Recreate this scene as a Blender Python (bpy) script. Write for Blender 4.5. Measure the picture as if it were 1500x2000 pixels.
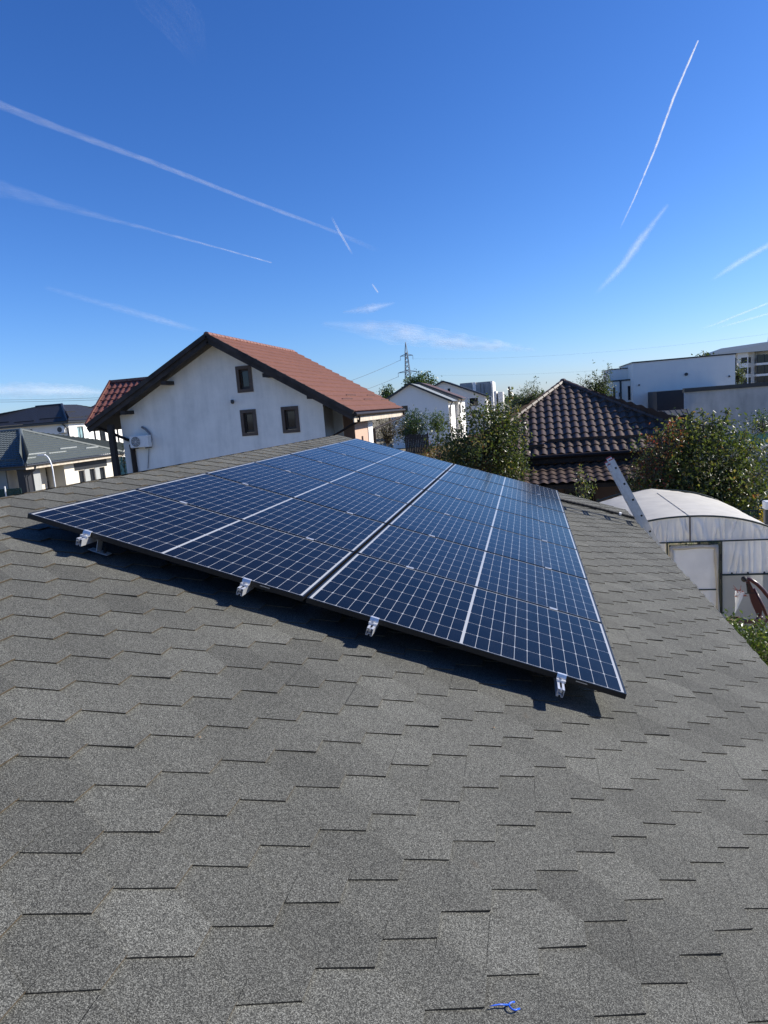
import bpy, math, random
import numpy as np
from mathutils import Vector, Matrix, noise as mnoise

# ------------------------------------------------------------------ clean
for o in list(bpy.data.objects):
    bpy.data.objects.remove(o)
scene = bpy.context.scene
COL = scene.collection
R = math.radians
random.seed(7)
rng = np.random.default_rng(7)

# ------------------------------------------------------------------ camera
M = np.array([[0.9760255, -0.0445421, -0.2130496],
              [0.2034631, -0.1609654, 0.9657603],
              [-0.0773106, -0.9859544, -0.1480437]])     # camera (right, down, forward) -> world
CAM = np.array([0.0, 0.0, 4.6])
FPX = 1318.9                                              # focal length in pixels of the 1500 x 2000 photo
cd = bpy.data.cameras.new('camera')
cam = bpy.data.objects.new('camera', cd)
COL.objects.link(cam)
mw = Matrix.Identity(4)
for i in range(3):
    mw[i][0] = M[i][0]
    mw[i][1] = -M[i][1]
    mw[i][2] = -M[i][2]
    mw[i][3] = CAM[i]
cam.matrix_world = mw
cd.sensor_fit = 'VERTICAL'
cd.sensor_height = 24.0
cd.lens = FPX * 24.0 / 2000.0
cd.clip_start = 0.05
cd.clip_end = 60000
scene.camera = cam


def P(x, y, X=None, Y=None, Z=None):
    """point of the site seen at photo pixel (x, y) on a vertical or horizontal plane"""
    d = M @ np.array([(x - 750) / FPX, (y - 1000) / FPX, 1.0])
    if X is not None:
        k = (X - CAM[0]) / d[0]
    elif Y is not None:
        k = (Y - CAM[1]) / d[1]
    else:
        k = (Z - CAM[2]) / d[2]
    return CAM + d * k


# ------------------------------------------------------------------ world, sun, exposure
SUN = Vector((1.054, 0.40, 0.709)).normalized()
SUN_EL = math.asin(SUN.z)
SUN_AZ = math.atan2(SUN.x, SUN.y)
w = bpy.data.worlds.new('World')
scene.world = w
w.use_nodes = True
nt = w.node_tree
nt.nodes.clear()
sky = nt.nodes.new('ShaderNodeTexSky')
sky.sky_type = 'NISHITA'
sky.sun_disc = False
sky.sun_elevation = SUN_EL
sky.sun_rotation = SUN_AZ
sky.altitude = 80
sky.air_density = 1.0
sky.dust_density = 0.3
sky.ozone_density = 3.0
bg = nt.nodes.new('ShaderNodeBackground')
bg.inputs['Strength'].default_value = 0.10
wo = nt.nodes.new('ShaderNodeOutputWorld')
# deep autumn blue: each channel of the Nishita sky is graded with its own power and gain
sepn = nt.nodes.new('ShaderNodeSeparateColor')
comb = nt.nodes.new('ShaderNodeCombineColor')
nt.links.new(sky.outputs[0], sepn.inputs[0])
for ch, (pw, gn) in enumerate(((1.43, 0.784), (1.21, 0.837), (1.09, 1.178))):
    m1 = nt.nodes.new('ShaderNodeMath'); m1.operation = 'MULTIPLY'; m1.inputs[1].default_value = 0.1
    m2 = nt.nodes.new('ShaderNodeMath'); m2.operation = 'POWER'; m2.inputs[1].default_value = pw
    m3 = nt.nodes.new('ShaderNodeMath'); m3.operation = 'MULTIPLY'; m3.inputs[1].default_value = gn * 10
    nt.links.new(sepn.outputs[ch], m1.inputs[0])
    nt.links.new(m1.outputs[0], m2.inputs[0])
    nt.links.new(m2.outputs[0], m3.inputs[0])
    nt.links.new(m3.outputs[0], comb.inputs[ch])
nt.links.new(comb.outputs[0], bg.inputs[0])
nt.links.new(bg.outputs[0], wo.inputs[0])
ld = bpy.data.lights.new('sun', 'SUN')
ld.energy = 5.0
ld.angle = R(0.53)
ld.color = (1.0, 0.945, 0.85)
sun = bpy.data.objects.new('sun', ld)
COL.objects.link(sun)
sun.location = (20, 8, 30)
sun.rotation_euler = SUN.to_track_quat('Z', 'Y').to_euler()
vs = scene.view_settings
vs.view_transform = 'Standard'
vs.look = 'None'
vs.exposure = 0.6
vs.gamma = 1.0
vs.use_curve_mapping = False
scene.render.engine = 'CYCLES'
scene.cycles.transparent_max_bounces = 24
scene.cycles.max_bounces = 8


# ------------------------------------------------------------------ mesh helpers
class MB:
    def __init__(self):
        self.v = []
        self.f = []
        self.m = []
        self.tone = []

    def add(self, verts, faces, mat=0, tone=0.5):
        n = len(self.v)
        self.v.extend([tuple(map(float, p)) for p in verts])
        for f in faces:
            self.f.append(tuple(i + n for i in f))
            self.m.append(mat)
            self.tone.append(tone)

    def poly(self, pts, mat=0, tone=0.5):
        self.add(pts, [tuple(range(len(pts)))], mat, tone)

    def box(self, a, b, mat=0):
        x0, y0, z0 = a
        x1, y1, z1 = b
        self.add([(x0, y0, z0), (x1, y0, z0), (x1, y1, z0), (x0, y1, z0),
                  (x0, y0, z1), (x1, y0, z1), (x1, y1, z1), (x0, y1, z1)],
                 [(0, 3, 2, 1), (4, 5, 6, 7), (0, 1, 5, 4), (1, 2, 6, 5), (2, 3, 7, 6), (3, 0, 4, 7)], mat)

    def bevbox(self, a, b, r=0.01, mat=0):
        """box with chamfered edges"""
        x0, y0, z0 = a
        x1, y1, z1 = b
        c = ((x0 + x1) / 2, (y0 + y1) / 2, (z0 + z1) / 2)
        h = ((x1 - x0) / 2, (y1 - y0) / 2, (z1 - z0) / 2)
        vs_, idx = [], {}
        for sx in (-1, 1):
            for sy in (-1, 1):
                for sz in (-1, 1):
                    for ax in range(3):
                        p = [sx * (h[0] - r), sy * (h[1] - r), sz * (h[2] - r)]
                        p[ax] += (sx, sy, sz)[ax] * r
                        idx[(sx, sy, sz, ax)] = len(vs_)
                        vs_.append((c[0] + p[0], c[1] + p[1], c[2] + p[2]))
        fs = []
        for ax in range(3):
            o1, o2 = [i for i in range(3) if i != ax]
            for s in (-1, 1):
                q = []
                for s1, s2 in ((-1, -1), (1, -1), (1, 1), (-1, 1)):
                    k = [0, 0, 0]
                    k[ax] = s
                    k[o1] = s1
                    k[o2] = s2
                    q.append(idx[(k[0], k[1], k[2], ax)])
                fs.append(tuple(q))
            for s1 in (-1, 1):
                for s2 in (-1, 1):
                    q = []
                    for s, a_ in ((-1, o1), (1, o1), (1, o2), (-1, o2)):
                        k = [0, 0, 0]
                        k[ax] = s
                        k[o1] = s1
                        k[o2] = s2
                        q.append(idx[(k[0], k[1], k[2], a_)])
                    fs.append(tuple(q))
        for sx in (-1, 1):
            for sy in (-1, 1):
                for sz in (-1, 1):
                    fs.append(tuple(idx[(sx, sy, sz, a_)] for a_ in range(3)))
        self.add(vs_, fs, mat)

    def obox(self, o, dx, dy, a, b, c, mat=0):
        """box in a frame: o origin, dx along, dy outward (horizontal), z up; a,b,c = ranges"""
        o = np.array(o, float)
        dx = np.array(dx, float)
        dy = np.array(dy, float)
        dz = np.array([0, 0, 1.0])
        pts = []
        for z in c:
            for (s, t) in ((a[0], b[0]), (a[1], b[0]), (a[1], b[1]), (a[0], b[1])):
                pts.append(o + dx * s + dy * t + dz * z)
        self.add(pts, [(0, 3, 2, 1), (4, 5, 6, 7), (0, 1, 5, 4), (1, 2, 6, 5), (2, 3, 7, 6), (3, 0, 4, 7)], mat)

    def beam(self, p, q, wd, ht, up=(0, 0, 1), mat=0):
        """rectangular bar from p to q; wd across, ht along up"""
        p = np.array(p, float)
        q = np.array(q, float)
        d = q - p
        d /= np.linalg.norm(d)
        up = np.array(up, float)
        s = np.cross(d, up)
        s /= np.linalg.norm(s)
        u = np.cross(s, d)
        pts = []
        for c in (p, q):
            for a, b in ((-1, -1), (1, -1), (1, 1), (-1, 1)):
                pts.append(c + s * a * wd / 2 + u * b * ht / 2)
        self.add(pts, [(3, 2, 1, 0), (4, 5, 6, 7), (0, 1, 5, 4), (1, 2, 6, 5), (2, 3, 7, 6), (3, 0, 4, 7)], mat)

    def tube(self, pts, r, seg=8, cap=True, mat=0):
        pts = [np.array(p, float) for p in pts]
        n = len(pts)
        rs = r if hasattr(r, '__len__') else [r] * n
        ring = []
        prev = None
        for i in range(n):
            d = pts[min(i + 1, n - 1)] - pts[max(i - 1, 0)]
            d = d / (np.linalg.norm(d) + 1e-12)
            if prev is None:
                a = np.array([0, 0, 1.0]) if abs(d[2]) < 0.9 else np.array([1.0, 0, 0])
                s = np.cross(d, a)
            else:
                s = prev - d * (prev @ d)
            s /= np.linalg.norm(s) + 1e-12
            prev = s
            t = np.cross(d, s)
            ring.append([pts[i] + (s * math.cos(2 * math.pi * k / seg) + t * math.sin(2 * math.pi * k / seg)) * rs[i]
                         for k in range(seg)])
        V = [p for rg in ring for p in rg]
        F = []
        for i in range(n - 1):
            for k in range(seg):
                a = i * seg + k
                b = i * seg + (k + 1) % seg
                F.append((a, b, b + seg, a + seg))
        if cap:
            F.append(tuple(range(seg - 1, -1, -1)))
            F.append(tuple((n - 1) * seg + k for k in range(seg)))
        self.add(V, F, mat)

    def extrude(self, poly, d, mat=0):
        """prism from a planar polygon (list of 3d points) pushed along d"""
        n = len(poly)
        a = [np.array(p, float) for p in poly]
        b = [p + np.array(d, float) for p in a]
        F = [tuple(range(n)), tuple(range(2 * n - 1, n - 1, -1))]
        for i in range(n):
            j = (i + 1) % n
            F.append((j, i, i + n, j + n))
        self.add(a + b, F, mat)

    def ball(self, c, r, seg=10, rings=6, mat=0):
        c = np.array(c, float)
        rr = np.array(r if hasattr(r, '__len__') else (r, r, r), float)
        V = [c + rr * (0, 0, -1)]
        for i in range(1, rings):
            th = math.pi * i / rings - math.pi / 2
            for k in range(seg):
                ph = 2 * math.pi * k / seg
                V.append(c + rr * (math.cos(th) * math.cos(ph), math.cos(th) * math.sin(ph), math.sin(th)))
        V.append(c + rr * (0, 0, 1))
        F = [(0, 1 + (k + 1) % seg, 1 + k) for k in range(seg)]
        for i in range(rings - 2):
            for k in range(seg):
                a = 1 + i * seg + k
                b = 1 + i * seg + (k + 1) % seg
                F.append((a, b, b + seg, a + seg))
        t = len(V) - 1
        F += [(t, t - seg + k, t - seg + (k + 1) % seg) for k in range(seg)]
        self.add(V, F, mat)

    def build(self, name, mats, parent=None, org=None, smooth=False, tones=False):
        if org is None:
            org = parent.get('org') if parent is not None and 'org' in parent else (0, 0, 0)
        ox, oy, oz = org
        me = bpy.data.meshes.new(name)
        me.from_pydata([(x - ox, y - oy, z - oz) for x, y, z in self.v], [], self.f)
        if not isinstance(mats, (list, tuple)):
            mats = [mats]
        for m_ in mats:
            me.materials.append(m_)
        if len(mats) > 1:
            me.polygons.foreach_set('material_index', self.m)
        if smooth:
            me.polygons.foreach_set('use_smooth', [True] * len(me.polygons))
        if tones:
            at = me.attributes.new('tone', 'FLOAT', 'FACE')
            at.data.foreach_set('value', self.tone)
        me.update()
        o = bpy.data.objects.new(name, me)
        COL.objects.link(o)
        if parent is not None:
            o.parent = parent
            if 'org' in parent:
                o['org'] = parent['org']
        return o


def tag(o, label, cat, group=None, kind=None):
    if label:
        o['label'] = label
    if cat:
        o['category'] = cat
    if group:
        o['group'] = group
    if kind:
        o['kind'] = kind
    return o


def thing(name, label, cat, loc=(0, 0, 0), group=None, rot=None, world=True):
    """an Empty at a thing's base; parts given in site coordinates when world=True, else in its own frame"""
    o = bpy.data.objects.new(name, None)
    COL.objects.link(o)
    o.empty_display_size = 0.2
    o.location = tuple(map(float, loc))
    if rot:
        o.rotation_euler = rot
    if world:
        o['org'] = [float(c) for c in loc]
    return tag(o, label, cat, group)


def copy_tree(o, parent=None):
    c = o.copy()
    COL.objects.link(c)
    c.parent = parent
    for ch in list(o.children):
        copy_tree(ch, c)
    return c


ORD = ['first', 'second', 'third', 'fourth', 'fifth', 'sixth', 'seventh', 'eighth']


# ------------------------------------------------------------------ materials
def newmat(name):
    m_ = bpy.data.materials.new(name)
    m_.use_nodes = True
    n = m_.node_tree.nodes
    return m_, n, m_.node_tree.links, n['Principled BSDF'], n['Material Output']


def N(nodes, t, **kw):
    nd = nodes.new(t)
    for k, v in kw.items():
        if k.startswith('i_'):
            key = k[2:]
            key = int(key) if key.isdigit() else key
            nd.inputs[key].default_value = v
        else:
            setattr(nd, k, v)
    return nd


def ramp(nodes, stops, interp='LINEAR'):
    r_ = nodes.new('ShaderNodeValToRGB')
    r_.color_ramp.interpolation = interp
    el = r_.color_ramp.elements
    while len(el) < len(stops):
        el.new(0.5)
    for e, (p, c) in zip(el, stops):
        e.position = p
        e.color = (*c, 1) if len(c) == 3 else c
    return r_


def simple(name, col, rough=0.6, metal=0.0, spec=0.5, var=0.12, scale=8.0, bump=0.0, bscale=60.0, coords='Object'):
    """procedural paint: base colour with soft noise variation and a fine bump"""
    m_, n, l, b, out = newmat(name)
    tc = N(n, 'ShaderNodeTexCoord')
    nz = N(n, 'ShaderNodeTexNoise', i_Scale=scale, i_Detail=6.0, i_Roughness=0.6)
    l.new(tc.outputs[coords], nz.inputs['Vector'])
    lo = tuple(c * (1 - var) for c in col)
    hi = tuple(min(1, c * (1 + var)) for c in col)
    r_ = ramp(n, [(0.3, lo), (0.7, hi)])
    l.new(nz.outputs['Fac'], r_.inputs['Fac'])
    l.new(r_.outputs[0], b.inputs['Base Color'])
    b.inputs['Roughness'].default_value = rough
    b.inputs['Metallic'].default_value = metal
    b.inputs['Specular IOR Level'].default_value = spec
    if bump:
        nb = N(n, 'ShaderNodeTexNoise', i_Scale=bscale, i_Detail=4.0)
        l.new(tc.outputs[coords], nb.inputs['Vector'])
        bp = N(n, 'ShaderNodeBump', i_Strength=bump, i_Distance=0.01)
        l.new(nb.outputs['Fac'], bp.inputs['Height'])
        l.new(bp.outputs[0], b.inputs['Normal'])
    return m_


def plaster(name, col, stain=(0.3, 0.3, 0.28), amount=0.35, streak=True):
    """rendered wall with blotches and rain streaks"""
    m_, n, l, b, out = newmat(name)
    tc = N(n, 'ShaderNodeTexCoord')
    nz = N(n, 'ShaderNodeTexNoise', i_Scale=0.9, i_Detail=8.0, i_Roughness=0.65)
    l.new(tc.outputs['Object'], nz.inputs['Vector'])
    mp = N(n, 'ShaderNodeMapping')
    mp.inputs['Scale'].default_value = (1.6, 1.6, 0.30)
    l.new(tc.outputs['Object'], mp.inputs['Vector'])
    ns = N(n, 'ShaderNodeTexNoise', i_Scale=1.6, i_Detail=6.0, i_Roughness=0.6)
    l.new(mp.outputs[0], ns.inputs['Vector'])
    mul = N(n, 'ShaderNodeMath', operation='MULTIPLY')
    l.new(nz.outputs['Fac'], mul.inputs[0])
    l.new(ns.outputs['Fac'], mul.inputs[1])
    r_ = ramp(n, [(0.16, (0, 0, 0)), (0.42, (1, 1, 1))])
    l.new(mul.outputs[0], r_.inputs['Fac'])
    sc = N(n, 'ShaderNodeMath', operation='MULTIPLY', i_1=amount)
    l.new(r_.outputs[0], sc.inputs[0])
    mx = N(n, 'ShaderNodeMix', data_type='RGBA')
    mx.inputs['A'].default_value = (*col, 1)
    mx.inputs['B'].default_value = (*stain, 1)
    l.new(sc.outputs[0], mx.inputs['Factor'])
    l.new(mx.outputs['Result'], b.inputs['Base Color'])
    b.inputs['Roughness'].default_value = 0.85
    b.inputs['Specular IOR Level'].default_value = 0.25
    nb = N(n, 'ShaderNodeTexNoise', i_Scale=90.0, i_Detail=3.0)
    l.new(tc.outputs['Object'], nb.inputs['Vector'])
    bp = N(n, 'ShaderNodeBump', i_Strength=0.25, i_Distance=0.006)
    l.new(nb.outputs['Fac'], bp.inputs['Height'])
    l.new(bp.outputs[0], b.inputs['Normal'])
    return m_


def shingle_mat():
    m_, n, l, b, out = newmat('shingle granules')
    tc = N(n, 'ShaderNodeTexCoord')
    g1 = N(n, 'ShaderNodeTexNoise', i_Scale=620.0, i_Detail=2.0, i_Roughness=0.7)
    g2 = N(n, 'ShaderNodeTexVoronoi', i_Scale=480.0)
    l.new(tc.outputs['Object'], g1.inputs['Vector'])
    l.new(tc.outputs['Object'], g2.inputs['Vector'])
    sep = N(n, 'ShaderNodeSeparateColor')
    l.new(g2.outputs['Color'], sep.inputs[0])
    mixg = N(n, 'ShaderNodeMath', operation='ADD')
    s1 = N(n, 'ShaderNodeMath', operation='MULTIPLY', i_1=0.55)
    s2 = N(n, 'ShaderNodeMath', operation='MULTIPLY', i_1=0.45)
    l.new(g1.outputs['Fac'], s1.inputs[0])
    l.new(sep.outputs[0], s2.inputs[0])
    l.new(s1.outputs[0], mixg.inputs[0])
    l.new(s2.outputs[0], mixg.inputs[1])
    gr = ramp(n, [(0.22, (0.008, 0.008, 0.007)), (0.43, (0.056, 0.0558, 0.0492)), (0.58, (0.100, 0.0995, 0.0875)), (0.80, (0.285, 0.283, 0.248))])
    l.new(mixg.outputs[0], gr.inputs['Fac'])
    # per tab tone
    at = N(n, 'ShaderNodeAttribute', attribute_name='tone')
    big = N(n, 'ShaderNodeTexNoise', i_Scale=1.7, i_Detail=5.0, i_Roughness=0.6)
    l.new(tc.outputs['Object'], big.inputs['Vector'])
    ad = N(n, 'ShaderNodeMath', operation='MULTIPLY_ADD', i_1=0.36, i_2=0.72)
    l.new(at.outputs['Fac'], ad.inputs[0])
    bm = N(n, 'ShaderNodeMath', operation='MULTIPLY_ADD', i_1=0.55, i_2=0.77)
    l.new(big.outputs['Fac'], bm.inputs[0])
    pr = N(n, 'ShaderNodeMath', operation='MULTIPLY')
    l.new(ad.outputs[0], pr.inputs[0])
    l.new(bm.outputs[0], pr.inputs[1])
    vm = N(n, 'ShaderNodeVectorMath', operation='SCALE')
    l.new(gr.outputs[0], vm.inputs[0])
    l.new(pr.outputs[0], vm.inputs['Scale'])
    # brownish rust stains in a few places
    st = N(n, 'ShaderNodeTexNoise', i_Scale=6.0, i_Detail=4.0)
    l.new(tc.outputs['Object'], st.inputs['Vector'])
    sr = ramp(n, [(0.72, (0, 0, 0)), (0.84, (0.5, 0.5, 0.5))])
    l.new(st.outputs['Fac'], sr.inputs['Fac'])
    mx = N(n, 'ShaderNodeMix', data_type='RGBA')
    mx.inputs['B'].default_value = (0.10, 0.075, 0.05, 1)
    l.new(sr.outputs[0], mx.inputs['Factor'])
    l.new(vm.outputs[0], mx.inputs['A'])
    l.new(mx.outputs['Result'], b.inputs['Base Color'])
    b.inputs['Roughness'].default_value = 0.9
    b.inputs['Specular IOR Level'].default_value = 0.25
    bp = N(n, 'ShaderNodeBump', i_Strength=0.55, i_Distance=0.0015)
    l.new(mixg.outputs[0], bp.inputs['Height'])
    l.new(bp.outputs[0], b.inputs['Normal'])
    return m_


PL, PS, PG = 1.762, 1.134, 0.020           # panel length (down the slope), width, gap


def cell_mat():
    m_, n, l, b, out = newmat('solar cells under glass')
    tc = N(n, 'ShaderNodeTexCoord')
    sp = N(n, 'ShaderNodeSeparateXYZ')
    l.new(tc.outputs['Object'], sp.inputs[0])

    def mth(op, a, bb=None, c=None):
        nd = N(n, 'ShaderNodeMath', operation=op)
        for i, x in enumerate((a, bb, c)):
            if x is None:
                continue
            if isinstance(x, (int, float)):
                nd.inputs[i].default_value = x
            else:
                l.new(x, nd.inputs[i])
        return nd.outputs[0]
    half = PL / 2
    mxm, cgap = 0.024, 0.0070
    px = (half - mxm - cgap) / 12
    my = 0.016
    py = (PS - 2 * my) / 6
    xx = mth('SUBTRACT', mth('ABSOLUTE', mth('SUBTRACT', sp.outputs[0], half)), cgap)
    yy = mth('SUBTRACT', sp.outputs[1], my)
    qx = mth('MULTIPLY', mth('PINGPONG', mth('DIVIDE', xx, px), 0.5), px)     # distance to nearest cell line
    qy = mth('MULTIPLY', mth('PINGPONG', mth('DIVIDE', yy, py), 0.5), py)
    lx = mth('LESS_THAN', qx, 0.0012)
    ly = mth('LESS_THAN', qy, 0.0012)
    node = mth('LESS_THAN', mth('ADD', qx, qy), 0.0085)
    o1 = mth('LESS_THAN', xx, 0.0)
    o2 = mth('GREATER_THAN', xx, px * 12)
    o3 = mth('LESS_THAN', yy, 0.0)
    o4 = mth('GREATER_THAN', yy, py * 6)
    tot = lx
    for q in (ly, node, o1, o2, o3, o4):
        tot = mth('MAXIMUM', tot, q)
    # thin dark seams beside the middle strip, busbar wires across each cell
    bus = mth('MULTIPLY', mth('PINGPONG', mth('DIVIDE', yy, py / 10), 0.5), py / 10)
    busl = mth('MULTIPLY', mth('LESS_THAN', bus, 0.0006), 0.35)
    nz = N(n, 'ShaderNodeTexNoise', i_Scale=2.0, i_Detail=2.0)
    l.new(tc.outputs['Object'], nz.inputs['Vector'])
    cr = ramp(n, [(0.35, (0.0022, 0.0026, 0.0048)), (0.65, (0.0034, 0.0038, 0.0066))])
    l.new(nz.outputs['Fac'], cr.inputs['Fac'])
    oi = N(n, 'ShaderNodeObjectInfo')
    tn = mth('MULTIPLY_ADD', oi.outputs['Random'], 0.7, 0.65)
    dn = N(n, 'ShaderNodeTexNoise', i_Scale=5.0, i_Detail=6.0, i_Roughness=0.7)
    l.new(tc.outputs['Object'], dn.inputs['Vector'])
    dr = ramp(n, [(0.45, (0, 0, 0)), (0.8, (0.02, 0.02, 0.02))])
    l.new(dn.outputs['Fac'], dr.inputs['Fac'])
    vs_ = N(n, 'ShaderNodeVectorMath', operation='SCALE')
    l.new(cr.outputs[0], vs_.inputs[0])
    l.new(tn, vs_.inputs['Scale'])
    du = N(n, 'ShaderNodeMix', data_type='RGBA')
    du.inputs['B'].default_value = (0.25, 0.24, 0.22, 1)
    l.new(dr.outputs[0], du.inputs['Factor'])
    l.new(vs_.outputs[0], du.inputs['A'])
    m1 = N(n, 'ShaderNodeMix', data_type='RGBA')
    m1.inputs['B'].default_value = (0.03, 0.033, 0.042, 1)
    l.new(busl, m1.inputs['Factor'])
    l.new(du.outputs['Result'], m1.inputs['A'])
    m2 = N(n, 'ShaderNodeMix', data_type='RGBA')
    m2.inputs['B'].default_value = (0.33, 0.34, 0.35, 1)
    l.new(tot, m2.inputs['Factor'])
    l.new(m1.outputs['Result'], m2.inputs['A'])
    l.new(m2.outputs['Result'], b.inputs['Base Color'])
    b.inputs['Roughness'].default_value = 0.13
    b.inputs['IOR'].default_value = 1.20
    b.inputs['Specular IOR Level'].default_value = 0.5
    bp = N(n, 'ShaderNodeBump', i_Strength=0.03, i_Distance=0.002)
    nb = N(n, 'ShaderNodeTexNoise', i_Scale=3.0, i_Detail=1.0)
    l.new(tc.outputs['Object'], nb.inputs['Vector'])
    l.new(nb.outputs['Fac'], bp.inputs['Height'])
    l.new(bp.outputs[0], b.inputs['Normal'])
    return m_


def leaf_mat(name, stops, trans=0.35, rough=0.38, spec=0.5):
    m_, n, l, b, out = newmat(name)
    at = N(n, 'ShaderNodeAttribute', attribute_name='tone')
    r_ = ramp(n, stops)
    l.new(at.outputs['Fac'], r_.inputs['Fac'])
    l.new(r_.outputs[0], b.inputs['Base Color'])
    b.inputs['Roughness'].default_value = rough
    b.inputs['Specular IOR Level'].default_value = spec
    tr = N(n, 'ShaderNodeBsdfTranslucent')
    sc = N(n, 'ShaderNodeVectorMath', operation='MULTIPLY')
    sc.inputs[1].default_value = (1.5, 1.6, 0.6)
    l.new(r_.outputs[0], sc.inputs[0])
    l.new(sc.outputs[0], tr.inputs[0])
    mx = N(n, 'ShaderNodeMixShader', i_0=trans)
    l.new(b.outputs[0], mx.inputs[1])
    l.new(tr.outputs[0], mx.inputs[2])
    l.new(mx.outputs[0], out.inputs[0])
    return m_


def film_mat(name, col, transp=0.25, transl=0.45, rough=0.25):
    m_, n, l, b, out = newmat(name)
    tc = N(n, 'ShaderNodeTexCoord')
    nz = N(n, 'ShaderNodeTexNoise', i_Scale=3.0, i_Detail=6.0)
    l.new(tc.outputs['Object'], nz.inputs['Vector'])
    r_ = ramp(n, [(0.3, tuple(c * 0.85 for c in col)), (0.7, col)])
    l.new(nz.outputs['Fac'], r_.inputs['Fac'])
    l.new(r_.outputs[0], b.inputs['Base Color'])
    b.inputs['Roughness'].default_value = rough
    tl = N(n, 'ShaderNodeBsdfTranslucent')
    l.new(r_.outputs[0], tl.inputs[0])
    tp = N(n, 'ShaderNodeBsdfTransparent')
    m1 = N(n, 'ShaderNodeMixShader', i_0=transl)
    l.new(b.outputs[0], m1.inputs[1])
    l.new(tl.outputs[0], m1.inputs[2])
    m2 = N(n, 'ShaderNodeMixShader', i_0=transp)
    l.new(m1.outputs[0], m2.inputs[1])
    l.new(tp.outputs[0], m2.inputs[2])
    l.new(m2.outputs[0], out.inputs[0])
    return m_


def tile_mat(name, col, rough=0.45, var=0.25, spec=0.5):
    m_, n, l, b, out = newmat(name)
    tc = N(n, 'ShaderNodeTexCoord')
    nz = N(n, 'ShaderNodeTexNoise', i_Scale=2.5, i_Detail=8.0, i_Roughness=0.7)
    l.new(tc.outputs['Object'], nz.inputs['Vector'])
    r_ = ramp(n, [(0.3, tuple(c * (1 - var) for c in col)), (0.7, tuple(c * (1 + var) for c in col))])
    l.new(nz.outputs['Fac'], r_.inputs['Fac'])
    l.new(r_.outputs[0], b.inputs['Base Color'])
    b.inputs['Roughness'].default_value = rough
    b.inputs['Specular IOR Level'].default_value = spec
    return m_


def glass_mat(name, col=(0.012, 0.015, 0.02), rough=0.05):
    m_, n, l, b, out = newmat(name)
    tc = N(n, 'ShaderNodeTexCoord')
    nz = N(n, 'ShaderNodeTexNoise', i_Scale=1.2, i_Detail=2.0)
    l.new(tc.outputs['Object'], nz.inputs['Vector'])
    r_ = ramp(n, [(0.35, tuple(c * 0.7 for c in col)), (0.65, tuple(c * 1.3 for c in col))])
    l.new(nz.outputs['Fac'], r_.inputs['Fac'])
    l.new(r_.outputs[0], b.inputs['Base Color'])
    b.inputs['Roughness'].default_value = rough
    b.inputs['IOR'].default_value = 1.5
    return m_


def cloud_mat(name, density, stops, noise_scale, lo=0.35, hi=0.7, stretch=(1, 1, 1)):
    """thin sunlit ice cloud: see-through white shells; cover follows the trail's length (object x, 0..1000) and a noise"""
    m_, n, l, b, out = newmat(name)
    n.remove(b)
    tc = N(n, 'ShaderNodeTexCoord')
    sp = N(n, 'ShaderNodeSeparateXYZ')
    l.new(tc.outputs['Object'], sp.inputs[0])
    r_ = ramp(n, [(p, (c / 2, c / 2, c / 2)) for p, c in stops])
    at = N(n, 'ShaderNodeMath', operation='MULTIPLY', i_1=0.001)
    l.new(sp.outputs[0], at.inputs[0])
    l.new(at.outputs[0], r_.inputs['Fac'])
    mp = N(n, 'ShaderNodeMapping')
    mp.inputs['Scale'].default_value = stretch
    l.new(tc.outputs['Object'], mp.inputs['Vector'])
    nz = N(n, 'ShaderNodeTexNoise', i_Scale=noise_scale, i_Detail=5.0, i_Roughness=0.6)
    l.new(mp.outputs[0], nz.inputs['Vector'])
    nr = ramp(n, [(lo, (0.1, 0.1, 0.1)), (hi, (1, 1, 1))])
    l.new(nz.outputs['Fac'], nr.inputs['Fac'])
    a = N(n, 'ShaderNodeMath', operation='MULTIPLY')
    l.new(r_.outputs[0], a.inputs[0])
    l.new(nr.outputs[0], a.inputs[1])
    d = N(n, 'ShaderNodeMath', operation='MULTIPLY', i_1=density * 2, use_clamp=True)
    l.new(a.outputs[0], d.inputs[0])
    df = N(n, 'ShaderNodeBsdfDiffuse')
    df.inputs[0].default_value = (1, 1, 1, 1)
    tl = N(n, 'ShaderNodeBsdfTranslucent')
    tl.inputs[0].default_value = (1, 1, 1, 1)
    m1 = N(n, 'ShaderNodeMixShader', i_0=0.5)
    l.new(df.outputs[0], m1.inputs[1])
    l.new(tl.outputs[0], m1.inputs[2])
    tp = N(n, 'ShaderNodeBsdfTransparent')
    m2 = N(n, 'ShaderNodeMixShader')
    l.new(d.outputs[0], m2.inputs[0])
    l.new(tp.outputs[0], m2.inputs[1])
    l.new(m1.outputs[0], m2.inputs[2])
    l.new(m2.outputs[0], out.inputs['Surface'])
    return m_


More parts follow.
